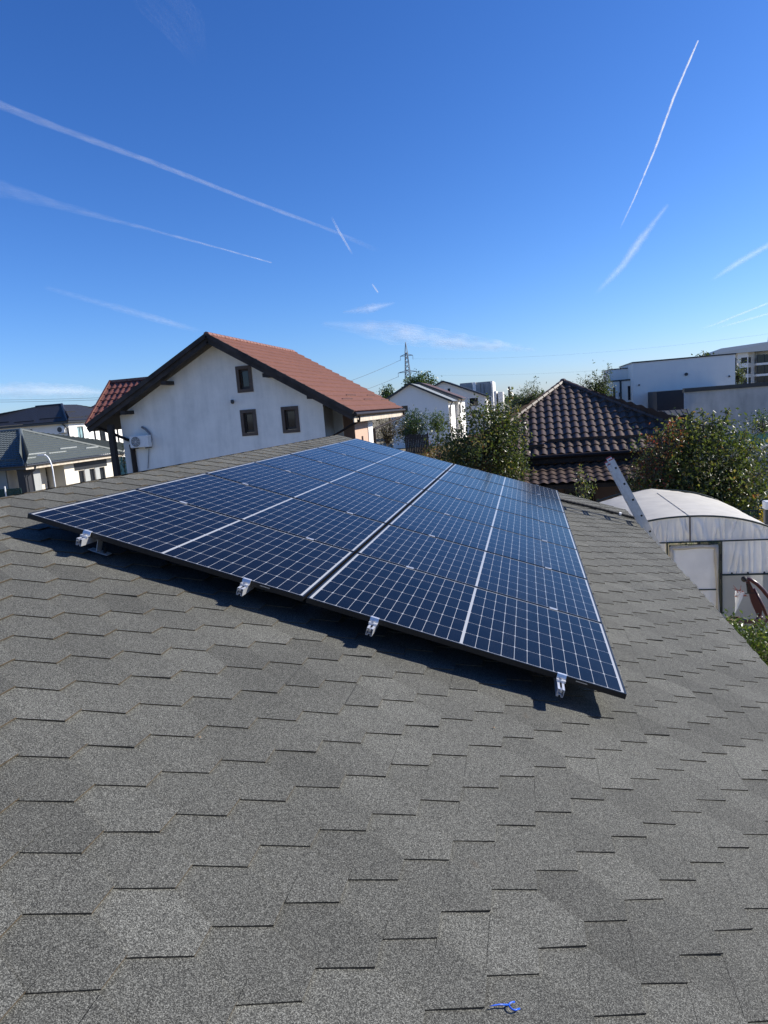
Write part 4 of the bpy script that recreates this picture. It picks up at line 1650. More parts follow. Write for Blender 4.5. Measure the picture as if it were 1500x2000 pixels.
# big pear tree at the right
Yc = 18.6
tree('pear_tree', 'large leafy pear tree behind the greenhouse, green with a red left side', 'tree', (P(1385, 980, Y=Yc)[0], Yc),
     [blob(1390, 945, Yc, 108, 88, 5200), blob(1300, 915, Yc, 66, 62, 1500), blob(1445, 920, Yc, 55, 80, 1600), blob(1340, 870, Yc, 42, 42, 700), blob(1395, 860, Yc, 50, 36, 700),
      blob(1290, 965, Yc, 60, 50, 1100), blob(1440, 1000, Yc, 60, 50, 1200)],
     MT['pear'], 0.105, 23, 0.09, 'fruit trees beyond the panels',
     [sh(1345, 860, 1350, 808, Yc, 70), sh(1390, 850, 1392, 808, Yc, 60), sh(1405, 850, 1424, 797, Yc, 90), sh(1375, 860, 1372, 800, Yc, 60), sh(1330, 860, 1322, 825, Yc, 50),
      sh(1440, 870, 1460, 838, Yc, 50), sh(1290, 870, 1282, 835, Yc, 40)],
     clump=0.20, per=22, tone=(0.40, 0.20), redside=0.30, dens=1.45)
Yc = 18.2
tree('pear_tree', 'slender reddening tree at the right end of the brown roof', 'tree', (P(1290, 930, Y=Yc)[0], Yc),
     [blob(1300, 880, Yc, 38, 40, 380), blob(1270, 920, Yc, 40, 45, 420), blob(1318, 850, Yc, 20, 22, 110)],
     MT['pearred'], 0.075, 31, 0.04, 'fruit trees beyond the panels',
     [sh(1305, 860, 1312, 815, Yc, 40), sh(1280, 880, 1270, 850, Yc, 25)], clump=0.12, per=10, tone=(0.5, 0.25))
Yc = 13.9
tree('sapling', 'thin young tree rising behind the far roof edge', 'tree', (P(1140, 990, Y=Yc)[0], Yc),
     [blob(1138, 955, Yc, 16, 26, 120)], MT['pear'], 0.06, 41, 0.02, None,
     [sh(1140, 985, 1133, 905, Yc, 110, 0.09), sh(1145, 975, 1160, 955, Yc, 14, 0.05)], clump=0.08, per=8, tone=(0.5, 0.22))
# shrub under the eave at the right
Yc = 8.2
tree('shrub', 'bright green shrub below the roof edge at far right', 'shrub', (P(1500, 1330, Y=Yc)[0], Yc),
     [blob(1500, 1285, Yc, 60, 60, 900), blob(1455, 1255, Yc, 36, 45, 330), blob(1540, 1330, Yc, 70, 60, 600), blob(1435, 1220, Yc, 16, 20, 60)], MT['bushlime'], 0.055, 51, 0.02, None,
     [sh(1430, 1250, 1422, 1200, Yc, 26, 0.05), sh(1470, 1250, 1474, 1206, Yc, 26, 0.05)], clump=0.07, per=10, tone=(0.5, 0.25), floor=0.02)
Yc = 30
tree('shrub', 'pale leafy shrub before the bare concrete wall at right', 'shrub', (P(1485, 860, Y=Yc)[0], Yc),
     [blob(1490, 830, Yc, 22, 26, 340)], MT['bush'], 0.09, 53, 0.04, None, [sh(1482, 830, 1480, 800, Yc, 30, 0.15)], clump=0.15, per=10, tone=(0.6, 0.2), floor=0.1)
# middle distance beside the gable houses
Yc = 66
tree('shrub', 'dark round shrub against the white gabled house', 'shrub', (P(808, 855, Y=Yc)[0], Yc),
     [blob(808, 832, Yc, 28, 28, 1500), blob(800, 845, Yc, 30, 18, 600)], MT['bush'], 0.20, 61, 0.08, 'shrubs by the white gabled house',
     [sh(808, 815, 813, 795, Yc, 40, .35), sh(795, 815, 786, 800, Yc, 30, .3), sh(825, 815, 832, 800, Yc, 30, .3)], clump=0.35, per=18, tone=(0.5, 0.25), floor=0.05)
tree('shrub', 'yellow-green shrub right of the dark round shrub', 'shrub', (P(852, 850, Y=Yc)[0], Yc),
     [blob(853, 828, Yc, 20, 24, 800)], MT['bushlime'], 0.18, 62, 0.06, 'shrubs by the white gabled house', [], clump=0.3, per=16, tone=(0.4, 0.25), floor=0.05)
Yc = 42
tree('orchard_tree', 'sparse brownish orchard tree beside the red roofed house', 'tree', (P(755, 875, Y=Yc)[0], Yc),
     [blob(755, 850, Yc, 26, 28, 520), blob(770, 825, Yc, 20, 26, 200), blob(742, 820, Yc, 12, 20, 90)], MT['dryleaf'], 0.11, 63, 0.07, None,
     [sh(770, 820, 774, 790, Yc, 20, .15), sh(745, 820, 740, 795, Yc, 16, .15)], clump=0.25, per=10, branches=60)
Yc = 26
tree('orchard_tree', 'low red-leaved fruit bush left of the middle pear tree', 'tree', (P(850, 905, Y=Yc)[0], Yc),
     [blob(856, 890, Yc, 22, 24, 260)], MT['pearred'], 0.08, 64, 0.04, None, [sh(848, 880, 838, 858, Yc, 20, .1)], clump=0.15, per=8)
# trees behind the houses
Yc = 150
tree('poplar_tree', 'round dense tree behind the white gabled house', 'tree', (P(822, 780, Y=Yc)[0], Yc),
     [blob(822, 752, Yc, 26, 18, 1500), blob(806, 757, Yc, 14, 14, 400)], MT['bush'], 0.55, 71, 0.3, 'trees behind the houses', [], clump=0.7, per=20, tone=(0.6, 0.25))
Yc = 120
tree('poplar_tree', 'small round tree peeking over the red roof corner', 'tree', (P(756, 790, Y=Yc)[0], Yc),
     [blob(757, 772, Yc, 14, 12, 500)], MT['bush'], 0.45, 72, 0.2, 'trees behind the houses', [], clump=0.5, per=16, tone=(0.6, 0.25))
Yc = 58
tree('willow_tree', 'feathery willow left of the brown roof peak', 'tree', (P(1035, 800, Y=Yc)[0], Yc),
     [blob(1040, 772, Yc, 22, 22, 900), blob(1012, 785, Yc, 22, 18, 600), blob(985, 800, Yc, 20, 18, 400)], MT['willow'], 0.24, 73, 0.1, 'willows behind the brown roof',
     [sh(1040, 765, 1046, 733, Yc, 45, .3), sh(1030, 770, 1028, 742, Yc, 30, .3)], aspect=0.25, clump=0.3, per=14, droop=0.5, tone=(0.6, 0.25))
tree('willow_tree', 'tall willow between the brown roof and the white block', 'tree', (P(1180, 800, Y=Yc)[0], Yc),
     [blob(1156, 770, Yc, 30, 34, 2000), blob(1178, 748, Yc, 13, 24, 700), blob(1135, 778, Yc, 20, 18, 700)], MT['willow'], 0.26, 74, 0.14, 'willows behind the brown roof',
     [sh(1182, 740, 1190, 712, Yc, 40, .25), sh(1165, 745, 1160, 726, Yc, 30, .3)], aspect=0.25, clump=0.32, per=16, droop=0.6, tone=(0.45, 0.25))
Yc = 85
tree('willow_tree', 'thin green tree between white block and apartment building', 'tree', (P(1446, 760, Y=Yc)[0], Yc),
     [blob(1441, 735, Yc, 8, 20, 420)], MT['willow'], 0.3, 75, 0.1, None, [sh(1441, 725, 1443, 700, Yc, 20, .2)], aspect=0.3, clump=0.3, per=12, tone=(0.5, 0.2))
Yc = 75
tree('willow_tree', 'treetop tips showing above the white block roofline', 'tree', (P(1365, 720, Y=Yc)[0], Yc),
     [blob(1375, 702, Yc, 14, 9, 260)], MT['willow'], 0.25, 76, 0.1, None, [sh(1378, 700, 1382, 688, Yc, 14, .2), sh(1362, 702, 1360, 692, Yc, 12, .2)], clump=0.25, per=12, tone=(0.5, 0.2))
# climbing plant at the left corner of the gable wall
c0 = P(240, 890, Y=25.5)
tree('climbing_plant', 'straggly climbing plant by the porch post of the gable house', 'plant', (c0[0], 25.5),
     [(c0[0], 25.5, c0[2] - 0.2, 0.25, 0.15, 0.8, 150)], MT['bushlime'], 0.07, 81, 0.02, None, [(c0 + (0, 0, -1.5), c0 + (0.05, 0, 0.6), 40, 0.1)], clump=0.1, per=8)
# yellow leaves by the meter post
Yc = 17.2
c0 = P(1492, 1025, Y=Yc)
tree('shrub', 'yellow autumn shrub beside the dark post with white box', 'shrub', (c0[0], Yc),
     [blob(1492, 1018, Yc, 5, 26, 120)], MT['yellow'], 0.07, 83, 0.02, None, [], clump=0.06, per=8)

# far wood along the horizon (one mass)
rnd = np.random.default_rng(99)
pp, tt = [], []
for k in range(420):
    ang = rnd.uniform(-0.75, 0.75)
    dist = rnd.uniform(500, 900)
    c = np.array([math.sin(ang) * dist, math.cos(ang) * dist, 0])
    h = rnd.uniform(4, 9.5)
    n_ = 60
    q = rnd.normal(size=(n_, 3))
    q /= np.linalg.norm(q, axis=1, keepdims=True)
    pp.append(c + q * np.array([9, 5, h * 0.5]) * rnd.uniform(0.5, 1, (n_, 1)) + np.array([0, 0, h * 0.55]))
    tt.append(np.clip(rnd.normal(0.4, 0.2, n_), 0, 1))
V, F, T = leaf_cloud(np.concatenate(pp), None, 3.4, rnd, np.concatenate(tt), 0.7)
tag(np_mesh('far_wood', V, F, T, MT['bush'], None), 'low dark wood along the horizon between the houses', 'wood', kind='stuff')

# dry grass between the roof and the far houses
n_ = 26000
gx = rnd.uniform(-22, 4, n_)
gy = rnd.uniform(27, 75, n_)
keep = (np.abs(gx + 0.085 * gy) < 5)
gx, gy = gx[keep], gy[keep]
n_ = len(gx)
gh = rnd.uniform(0.35, 1.1, n_) * (0.7 + 0.5 * np.sin(gx * 1.3) * np.cos(gy * 0.7))
gh = np.clip(gh, 0.2, None)
lean = rnd.normal(0, 0.18, (n_, 2))
wd = rnd.uniform(0.012, 0.035, n_)
ang = rnd.uniform(0, math.pi, n_)
a = np.stack([gx - wd * np.cos(ang), gy - wd * np.sin(ang), 0 * gx], 1)
b = np.stack([gx + wd * np.cos(ang), gy + wd * np.sin(ang), 0 * gx], 1)
c = np.stack([gx + lean[:, 0] * gh, gy + lean[:, 1] * gh, gh], 1)
V = np.stack([a, b, c], 1).reshape(-1, 3)
F = np.arange(n_ * 3).reshape(-1, 3)
tag(np_mesh('dry_grass', V, F, np.clip(rnd.normal(0.5, 0.25, n_), 0, 1), MT['straw'], None), 'tall dry brown grass in the plot past the panels', 'grass', kind='stuff')

# short garden grass beside the house
n_ = 30000
gx, gy = rnd.uniform(1.4, 14, n_), rnd.uniform(-2, 24, n_)
keep = (~((gx < 5.2) & (gy > 12.7) & (gy < 17.2))) & (np.sin(gx * 1.7 + gy * .6) + np.cos(gy * 1.1 - gx) > -0.7)
gx, gy = gx[keep], gy[keep]
n_ = len(gx)
gh = rnd.uniform(0.05, 0.16, n_)
lean = rnd.normal(0, 0.5, (n_, 2))
wd = rnd.uniform(0.004, 0.012, n_)
ang = rnd.uniform(0, math.pi, n_)
a = np.stack([gx - wd * np.cos(ang), gy - wd * np.sin(ang), 0 * gx], 1)
b = np.stack([gx + wd * np.cos(ang), gy + wd * np.sin(ang), 0 * gx], 1)
c = np.stack([gx + lean[:, 0] * gh, gy + lean[:, 1] * gh, gh], 1)
V = np.stack([a, b, c], 1).reshape(-1, 3)
tag(np_mesh('garden_grass', V, np.arange(n_ * 3).reshape(-1, 3), np.clip(rnd.normal(0.45, 0.25, n_), 0, 1), MT['bushlime'], None), 'short garden grass on the ground below the roof edge', 'grass', kind='stuff')


# ------------------------------------------------------------------ brown tiled outbuilding
def brown_house():
    YE, YA = 22.5, 26.65
    ap = P(1100, 748, Y=YA)
    ze = P(1170, 884, Y=YE)[2]
    xl = ap[0] - 3.66
    xr = ap[0] + 4.39
    t = thing('tiled_house', 'low house with brown pyramid tiled roof and porch', 'house', loc=(ap[0], YA, 0))
    mb = MB()
    rise = ap[2] - ze
    Lf = math.hypot(YA - YE, rise)
    Tf = unit((0, YA - YE, rise))
    Nf = unit((0, -rise, YA - YE))
    o = np.array([xl, YE, ze])
    ax = ap[0] - xl
    tile_roof(mb, o, XD, Tf, Nf, 0, xr - xl, lambda s: 0, lambda s: Lf * (s / ax if s < ax else (xr - xl - s) / (xr - xl - ax)), 0.275, 0.388, 0.060, 0.038, 8, sharp=0.8)
    # other three slopes
    yb = 2 * YA - YE
    for (a, b) in (((xl, YE), (xl, yb)), ((xr, yb), (xr, YE)), ((xl, yb), (xr, yb))):
        mb.poly([(a[0], a[1], ze), (b[0], b[1], ze), (ap[0], YA, ap[2])])
    mb.poly([(xl, YE + .01, ze - .02), (xr, YE + .01, ze - .02), (xr, yb, ze - .02), (xl, yb, ze - .02)], 1)
    for k, (px, py, ln) in enumerate(((1018, 878, 0.75), (1070, 866, 1.9), (1196, 860, 1.25), (1280, 852, 1.0))):
        d = M @ np.array([(px - 750) / FPX, (py - 1000) / FPX, 1.0])
        kk = ((o - CAM) @ Nf) / (d @ Nf)
        q = CAM + d * kk - o
        snow_guard(mb, o, XD, Tf, Nf, q @ XD, q @ Tf, ln)
    mb.build('roof', [MT['browntile'], MT['darkwood']], t)
    mb = MB()
    for cx_, n_ in ((xl, 18), (xr, 19)):
        a = np.array([cx_, YE, ze + 0.05])
        b = np.array([ap[0], YA, ap[2] + 0.06])
        for i in range(n_):
            mb.tube([a + (b - a) * i / n_, a + (b - a) * (i + 1.06) / n_], [0.10, 0.085], 8)
    mb.ball((ap[0], YA, ap[2] + 0.07), (0.13, 0.13, 0.10))
    mb.build('ridge_cap', MT['browntile'], t)
    mb = MB()
    mb.tube([(xl, YE - 0.07, ze - 0.03), (xr, YE - 0.07, ze - 0.03)], 0.07, 8)
    mb.box((xl + 0.1, YE + 0.02, ze - 0.26), (xr - 0.1, YE + 0.05, ze - 0.03))
    mb.build('gutter', MT['gutter'], t)
    mb = MB()
    h1 = (ap[0] - 0.3, ap[0] + 0.7, 0.9, 1.9)
    wall_face(mb, (0, YE + 0.5, 0), XD, -YD, xl + 0.5, xr - 0.5, 0, ze - 0.03, [h1], 0.1)
    mb.poly([(xl + .5, YE + .5, 0), (xl + .5, yb - .5, 0), (xl + .5, yb - .5, ze), (xl + .5, YE + .5, ze)])
    mb.poly([(xr - .5, YE + .5, 0), (xr - .5, yb - .5, 0), (xr - .5, yb - .5, ze), (xr - .5, YE + .5, ze)])
    mb.build('wall', MT['brownwall'], t)
    window(t, (0, YE + 0.5, 0), XD, -YD, h1, 0.09)
    # porch roof
    YP = 20.9
    zp = P(1130, 944, Y=YP)[2]
    zq = P(1130, 905, Y=YE + 0.15)[2]
    x0, x1 = xl + 0.2, P(1262, 939, Y=YP)[0]
    Lp = math.hypot(YE + 0.2 - YP, zq - zp)
    Tp = unit((0, YE + 0.2 - YP, zq - zp))
    Np = unit((0, -(zq - zp), YE + 0.2 - YP))
    mb = MB()
    tile_roof(mb, (x0, YP, zp), XD, Tp, Np, 0, x1 - x0, lambda s: 0, lambda s: Lp, 0.275, 0.388, 0.050, 0.034, 8, sharp=0.8)
    mb.poly([(x0, YP + 0.01, zp - .02), (x1, YP + 0.01, zp - .02), (x1, YE + .2, zq - .02), (x0, YE + .2, zq - .02)], 1)
    mb.build('porch_roof', [MT['browntile'], MT['darkwood']], t)
    mb = MB()
    for x in (x0 + 0.15, (x0 + x1) / 2, x1 - 0.15):
        mb.box((x - 0.06, YP + 0.1, 0), (x + 0.06, YP + 0.22, zp - 0.1))
    mb.box((x0, YP + 0.09, zp - 0.16), (x1, YP + 0.23, zp - 0.025))
    mb.build('porch_frame', MT['darkwood'], t)


brown_house()


# ------------------------------------------------------------------ right-hand buildings
def right_block():
    Y = 60.0
    a, b = P(1235.5, 709.5, Y=Y), P(1436, 692, Y=Y)
    zt = (a[2] + b[2]) / 2
    t = thing('flat_roofed_house', 'white flat-roofed block rising behind the brown roof', 'house', loc=((a[0] + b[0]) / 2, Y + 4, 0))
    mb = MB()
    mb.box((a[0], Y, 0), (b[0], Y + 8, zt))
    mb.build('wall', MT['lightgrey'], t)
    mb = MB()
    mb.box((a[0] - 0.06, Y - 0.06, zt), (b[0] + 0.06, Y + 8.06, zt + 0.10))
    mb.build('coping', MT['guttergrey'], t)
    mb = MB()
    for px, py, r_ in ((1340, 731, 0.13), (1248, 752, 0.07), (1424, 735, 0.07)):
        q = P(px, py, Y=Y)
        mb.tube([(q[0], Y - 0.12, q[2]), (q[0], Y + 0.02, q[2])], r_, 10)
    mb.build('vent_cap', MT['acdark'], t)
    # lower wing to the left
    Yw = Y + 1.5
    xl = P(1194, 760, Y=Yw)[0]
    zl = P(1194, 746, Y=Yw)[2]
    zh = P(1200, 722, Y=Yw + 1.2)[2]
    h = []
    for x0, y0, x1, y1 in ((1197, 757, 1202.5, 780), (1226, 754, 1233, 781)):
        p, q = P(x0, y0, Y=Yw), P(x1, y1, Y=Yw)
        h.append((p[0], q[0], q[2], p[2]))
    mb = MB()
    wall_face(mb, (0, Yw, 0), XD, -YD, xl, a[0] - 0.002, 0, zl, h, 0.14)
    mb.box((xl + 0.02, Yw + 1.2, zl - 1), (a[0] - 0.002, Yw + 6, zh))
    mb.poly([(xl, Yw, 0), (xl, Yw, zl), (xl, Yw + 6, zl), (xl, Yw + 6, 0)])
    mb.build('side_wing', MT['white'], t)
    for hh in h:
        window(t, (0, Yw, 0), XD, -YD, hh, 0.1, fr=0.05, framemat='guttergrey')
    mb = MB()
    mb.box((xl - 0.06, Yw - 0.06, zl + 0.001), (a[0] - 0.003, Yw + 1.19, zl + 0.12))
    mb.box((xl - 0.03, Yw + 1.15, zh + 0.001), (a[0] - 0.003, Yw + 6.03, zh + 0.08))
    q = P(1212, 760, Y=Yw)
    mb.tube([(q[0], Yw - 0.12, zl + 0.1), (q[0], Yw - 0.12, 0)], 0.075, 8)
    mb.box((q[0] - .16, Yw - .2, zl - 1.3), (q[0] + .02, Yw - .21 + .02, zl - .95))
    mb.build('drain', MT['guttergrey'], t)
    # solid dark box: shade of the opening between block and concrete wall as colour
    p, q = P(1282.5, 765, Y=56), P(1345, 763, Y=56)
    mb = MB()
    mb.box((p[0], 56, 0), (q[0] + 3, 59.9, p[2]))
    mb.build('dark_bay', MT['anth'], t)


right_block()


def concrete_building():
    Y = 45.0
    a = P(1338, 764, Y=Y)
    zt = P(1420, 760, Y=Y)[2]
    t = thing('concrete_building', 'bare concrete firewall of a low building at right', 'building', loc=(a[0] + 6, Y + 4, 0))
    mb = MB()
    mb.box((a[0], Y, 0), (a[0] + 14, Y + .35, zt))
    mb.box((a[0] + 2.4, Y + .351, 0), (a[0] + 14, Y + 8, zt - 0.01))
    mb.build('wall', MT['concrete'], t)
    mb = MB()
    mb.box((a[0] - 0.05, Y - 0.10, zt), (a[0] + 14.1, Y + .45, zt + 0.24))
    mb.box((a[0] + 2.3, Y + .451, zt), (a[0] + 14.1, Y + 8.1, zt + 0.2))
    mb.build('coping', MT['guttergrey'], t)
    t2 = thing('lean_to', 'dark metal sheet roof of a low shed before the dark bay', 'shed', loc=(a[0] - 2, 40, 0))
    f0, f1 = P(1285, 822, Y=36), P(1346, 810, Y=36)
    b0, b1 = P(1242, 801, Y=44.5), P(1337, 799, Y=44.5)
    zf = f1[2]
    zb = b1[2]
    x0, x1 = f0[0] - 0.6, f1[0]
    bx0 = P(1240, 800, Y=44.5)[0]
    mb = MB()
    V = [(x0, 36, zf), (x1, 36, zf), (a[0] - 0.01, 44.5, zb), (bx0, 44.5, zb)]
    mb.extrude(V, (0, 0, -0.28))
    n_ = 9
    for i in range(n_ + 1):
        s = i / n_
        p = np.array(V[0]) * (1 - s) + np.array(V[1]) * s
        q = np.array(V[3]) * (1 - s) + np.array(V[2]) * s
        mb.beam(p + (0, 0, .012), q + (0, 0, .012), 0.03, 0.03)
    mb.build('roof', MT['darkroof'], t2)
    mb = MB()
    mb.box((x0 + 0.2, 36.3, 0), (x1 - 0.2, 44, zf - 0.285))
    mb.build('wall', MT['lightgrey'], t2)


concrete_building()


def apartments():
    Y = 125.0
    t = thing('apartment_building', 'distant apartment block with glazed balconies at far right', 'building', loc=(P(1480, 760, Y=Y)[0], Y + 6, 0))
    x0 = P(1441, 720, Y=Y)[0]
    x1 = P(1461.5, 720, Y=Y)[0]
    x2 = P(1472.5, 720, Y=Y)[0]
    x3 = P(1478, 720, Y=Y)[0]
    x4 = P(1560, 720, Y=Y)[0]
    zz = lambda py, px=1461: P(px, py, Y=Y)[2]
    ztop = zz(688)
    bands = [(zz(708.5), zz(697.5)), (zz(730), zz(717.5)), (zz(750), zz(737))]
    low = bands[-1][0] - 3.2
    bands.append((low, low + (bands[-1][1] - bands[-1][0])))
    mb = MB()
    o = np.array([0, Y, 0])
    holes = [(x0 + 0.5, x1 - 0.15, a, b) for a, b in bands]
    wall_face(mb, o, XD, -YD, x0, x1, 0, ztop, holes, 0.3)
    o2 = np.array([0, Y + 1.2, 0])
    holes2 = [(x1 + 0.1, x2 - 0.1, a, b) for a, b in bands]
    wall_face(mb, o2, XD, -YD, x1 - 0.001, x3, 0, ztop, holes2, 0.3)
    mb.poly([(x1, Y, 0), (x1, Y + 1.2, 0), (x1, Y + 1.2, ztop), (x1, Y, ztop)])
    mb.poly([(x0, Y, 0), (x0, Y + 12, 0), (x0, Y + 12, ztop), (x0, Y, ztop)])
    mb.box((x3, Y + 2.5, 0), (x4, Y + 12, ztop))
    wl = mb.build('wall', MT['white'], t)
    for h in holes:
        window(t, o, XD, -YD, h, 0.2, fr=0.12, framemat='guttergrey', mull=3)
    for h in holes2:
        window(t, o2, XD, -YD, h, 0.2, fr=0.12, framemat='guttergrey', mull=1)
    for k, (a, b) in enumerate(bands):
        mb = MB()
        mb.box((x3 - 0.01, Y, a - 0.55), (x4, Y + 2.45, a - 0.2))
        bo = mb.build('balcony', MT['white'], t)
        mb = MB()
        mb.box((x3 + 0.05, Y + 0.15, a - 0.18), (x4, Y + 0.25, b + 0.25))
        mb.build('glazing', MT['glass'], bo)
        mb = MB()
        for i in range(8):
            mb.box((x3 + 0.1 + i * 1.1, Y + 0.08, a - 0.18), (x3 + 0.2 + i * 1.1, Y + 0.148, b + 0.25))
        mb.build('mullions', MT['guttergrey'], bo)
    mb = MB()
    rz = ztop + 1.3
    mb.add([(x0 - 5, Y - 0.6, ztop), (x4, Y - 0.6, ztop), (x4, Y + 13, ztop), (x0 - 5, Y + 13, ztop), (x0 - 1, Y + 6, rz), (x4, Y + 6, rz + .6)],
           [(0, 1, 5, 4), (1, 2, 5), (2, 3, 4, 5), (3, 0, 4), (3, 2, 1, 0)])
    mb.build('roof', MT['greytile'], t)
    mb = MB()
    mb.box((x0 - 4.6, Y + 1, 0), (x0 - 0.01, Y + 12, ztop - 0.01))
    mb.build('back_wing', MT['lightgrey'], t)
    mb = MB()
    for i in range(2):
        q = P(1437, 704 + 9 * i, Y=Y + 1)
        mb.box((q[0] - 0.4, Y + 0.9, q[2] - 1.0), (q[0] + 0.25, Y + 1.0, q[2] + 0.4))
    mb.build('window', MT['glass'], t)


apartments()


# ------------------------------------------------------------------ white gabled houses in the middle
def gabled(name, label, Y, apx, lpx, rpx, depth, wallmat, roofmat, winpx, sidewin=True, group=None, two=False, base=0):
    ap, le, re = P(*apx, Y=Y), P(*lpx, Y=Y), P(*rpx, Y=Y)
    t = thing(name, label, 'house', loc=(ap[0], Y, 0), group=group)
    ov = 0.45
    sl = (ap[2] - le[2]) / (ap[0] - le[0])
    sr = (ap[2] - re[2]) / (re[0] - ap[0])
    xl, xr = le[0] + ov, re[0] - ov
    tl = topline([(xl, le[2] + ov * sl - 0.15), (ap[0], ap[2] - 0.15), (xr, re[2] + ov * sr - 0.15)])
    hs = []
    for x0, y0, x1, y1 in winpx:
        p, q = P(x0, y0, Y=Y), P(x1, y1, Y=Y)
        hs.append((p[0], q[0], q[2], p[2]))
    mb = MB()
    wall_face(mb, (0, Y, 0), XD, -YD, xl, xr, 0, tl, hs, 0.15)
    sh_ = [(Y + 1.5 + 2.6 * i, Y + 2.7 + 2.6 * i, tl(xr) - 1.9, tl(xr) - 0.5) for i in range(int(depth / 2.6) - 1)] if sidewin else []
    sh_ += [(a, b, c - 2.8, d - 2.8) for a, b, c, d in sh_]
    wall_face(mb, (xr, 0, 0), YD, XD, Y, Y + depth, 0, tl(xr), sh_, 0.15)
    mb.poly([(xl, Y, 0), (xl, Y, tl(xl)), (xl, Y + depth, tl(xl)), (xl, Y + depth, 0)])
    mb.build('wall', wallmat, t)
    for h in hs:
        window(t, (0, Y, 0), XD, -YD, h, 0.1, fr=0.06, framemat='guttergrey', mull=1)
    for h in sh_:
        window(t, (xr, 0, 0), YD, XD, h, 0.1, fr=0.06, framemat='guttergrey')
    mb = MB()
    y0, y1 = Y - 0.4, Y + depth + 0.4
    for a, s_ in ((le, -1), (re, 1)):
        L_ = np.linalg.norm(ap - a)
        T_ = unit((ap[0] - a[0], 0, ap[2] - a[2]))
        N_ = unit((-T_[2], 0, T_[0])) if s_ < 0 else unit((T_[2], 0, -T_[0]))
        if N_[2] < 0:
            N_ = -N_
        tile_roof(mb, (a[0], y0, a[2]), YD, T_, N_, 0, y1 - y0, lambda s: 0, lambda s: L_, 0.3, 0.4, 0.02, 0.03, 4)
        mb.add([(a[0], y0, a[2] - .1), (a[0], y1, a[2] - .1), (ap[0], y1, ap[2] - .1), (ap[0], y0, ap[2] - .1)], [(0, 1, 2, 3)])
    mb.build('roof', roofmat, t)
    mb = MB()
    for a in (le, re):
        mb.beam((a[0], y0 - 0.02, a[2] - 0.03), (ap[0], y0 - 0.02, ap[2] - 0.03), 0.05, 0.22)
    mb.build('rake_board', MT['guttergrey'], t)
    mb = MB()
    mb.tube([(re[0] + .05, y0, re[2] - .03), (re[0] + .05, y1, re[2] - .03)], 0.08, 6)
    mb.tube([(re[0] + .05, y0 + .3, re[2] - .1), (xr + .08, y0 + .5, re[2] - .8), (xr + .08, y0 + .5, 0)], 0.06, 6)
    mb.build('gutter', MT['guttergrey'], t)
    return t


greyroof = tile_mat('pale grey roof', (0.26, 0.28, 0.28), 0.5, 0.1)
mauve = tile_mat('mauve brown roof', (0.13, 0.085, 0.075), 0.5, 0.1)
gabled('white_gable_house', 'white two-storey gable house with pale grey roof, nearest of the middle houses', 80, (800, 749), (754, 780), (883, 783), 7, MT['white'], greyroof, [(784, 793, 797, 804)], True)
gabled('white_gable_house', 'white gable house with brown roof joined behind the nearest middle house', 87.5, (818, 747), (770, 778), (902, 778), 9, MT['white'], mauve, [], True)
gabled('white_gable_house', 'pale gable house with dark roof and wide window behind the middle houses', 105, (865, 744), (846, 755), (954, 774), 10, MT['lightgrey'], MT['blacktile'], [(874, 759, 879.5, 766), (917, 778, 934, 792)], False)


def modern():
    Y = 125
    t = thing('modern_house', 'grey and white modern box house behind the middle gable houses', 'house', loc=(P(945, 760, Y=Y)[0], Y + 5, 0))
    pts = [(898, 922, 749, 'greywall', 2), (922.5, 929, 747, 'white', 0), (929.5, 957, 747, 'greywall', 0.3), (957.3, 962, 744.5, 'white', -0.5)]
    for x0, x1, yt, m_, dy in pts:
        p, q = P(x0, yt, Y=Y + dy), P(x1, yt, Y=Y + dy)
        mb = MB()
        mb.box((p[0], Y + dy, 0), (q[0], Y + 10, p[2]))
        mb.build('wall', MT[m_], t)
    mb = MB()
    for x in (938, 944.5, 958.8):
        p, q = P(x, 749, Y=Y - 0.6), P(x + (0.8 if x < 950 else 1.8), 775, Y=Y - 0.6)
        mb.box((p[0], Y - 0.9 if x > 950 else Y + 0.2, q[2]), (q[0], Y + 0.35, p[2]))
    mb.build('window', MT['glass'], t)
    t = thing('white_box_house', 'small white box house right of the grey modern house', 'house', loc=(P(978, 770, Y=118)[0], 121, 0))
    for x0, x1, yt in ((964, 969, 764), (972, 982, 766)):
        p, q = P(x0, yt, Y=118), P(x1, yt, Y=118)
        mb = MB()
        mb.box((p[0], 118, 0), (q[0], 124, p[2]))
        wo_ = mb.build('wall', MT['white'], t)
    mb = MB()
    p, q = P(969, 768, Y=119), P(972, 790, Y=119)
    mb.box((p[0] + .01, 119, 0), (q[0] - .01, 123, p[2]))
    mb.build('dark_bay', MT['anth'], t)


modern()
# wooden fence by the shrubs
p, q = P(790, 850, Y=62), P(838, 850, Y=62)
t = thing('board_fence', 'dark weathered board fence under the shrubs', 'fence', loc=((p[0] + q[0]) / 2, 62, 0))
mb = MB()
n_ = int((q[0] - p[0]) / 0.16)
for i in range(n_):
    x = p[0] + i * 0.16
    mb.box((x, 62, 0.05), (x + 0.145, 62.025, p[2] + random.uniform(-0.08, 0.08)))
mb.build('boards', MT['fencewood'], t)
mb = MB()
for z in (0.5, p[2] - 0.4):
    mb.box((p[0], 62.03, z), (q[0], 62.08, z + 0.09))
mb.build('fence_rail', MT['fencewood'], t)
# pole
q = P(994, 755, Y=70)
mb = MB()
mb.tube([(q[0], 70, 0), (q[0], 70, q[2])], [0.14, 0.10], 8)
tag(mb.build('utility_pole', MT['bark']), 'dark wooden utility pole above the middle pear tree', 'pole')


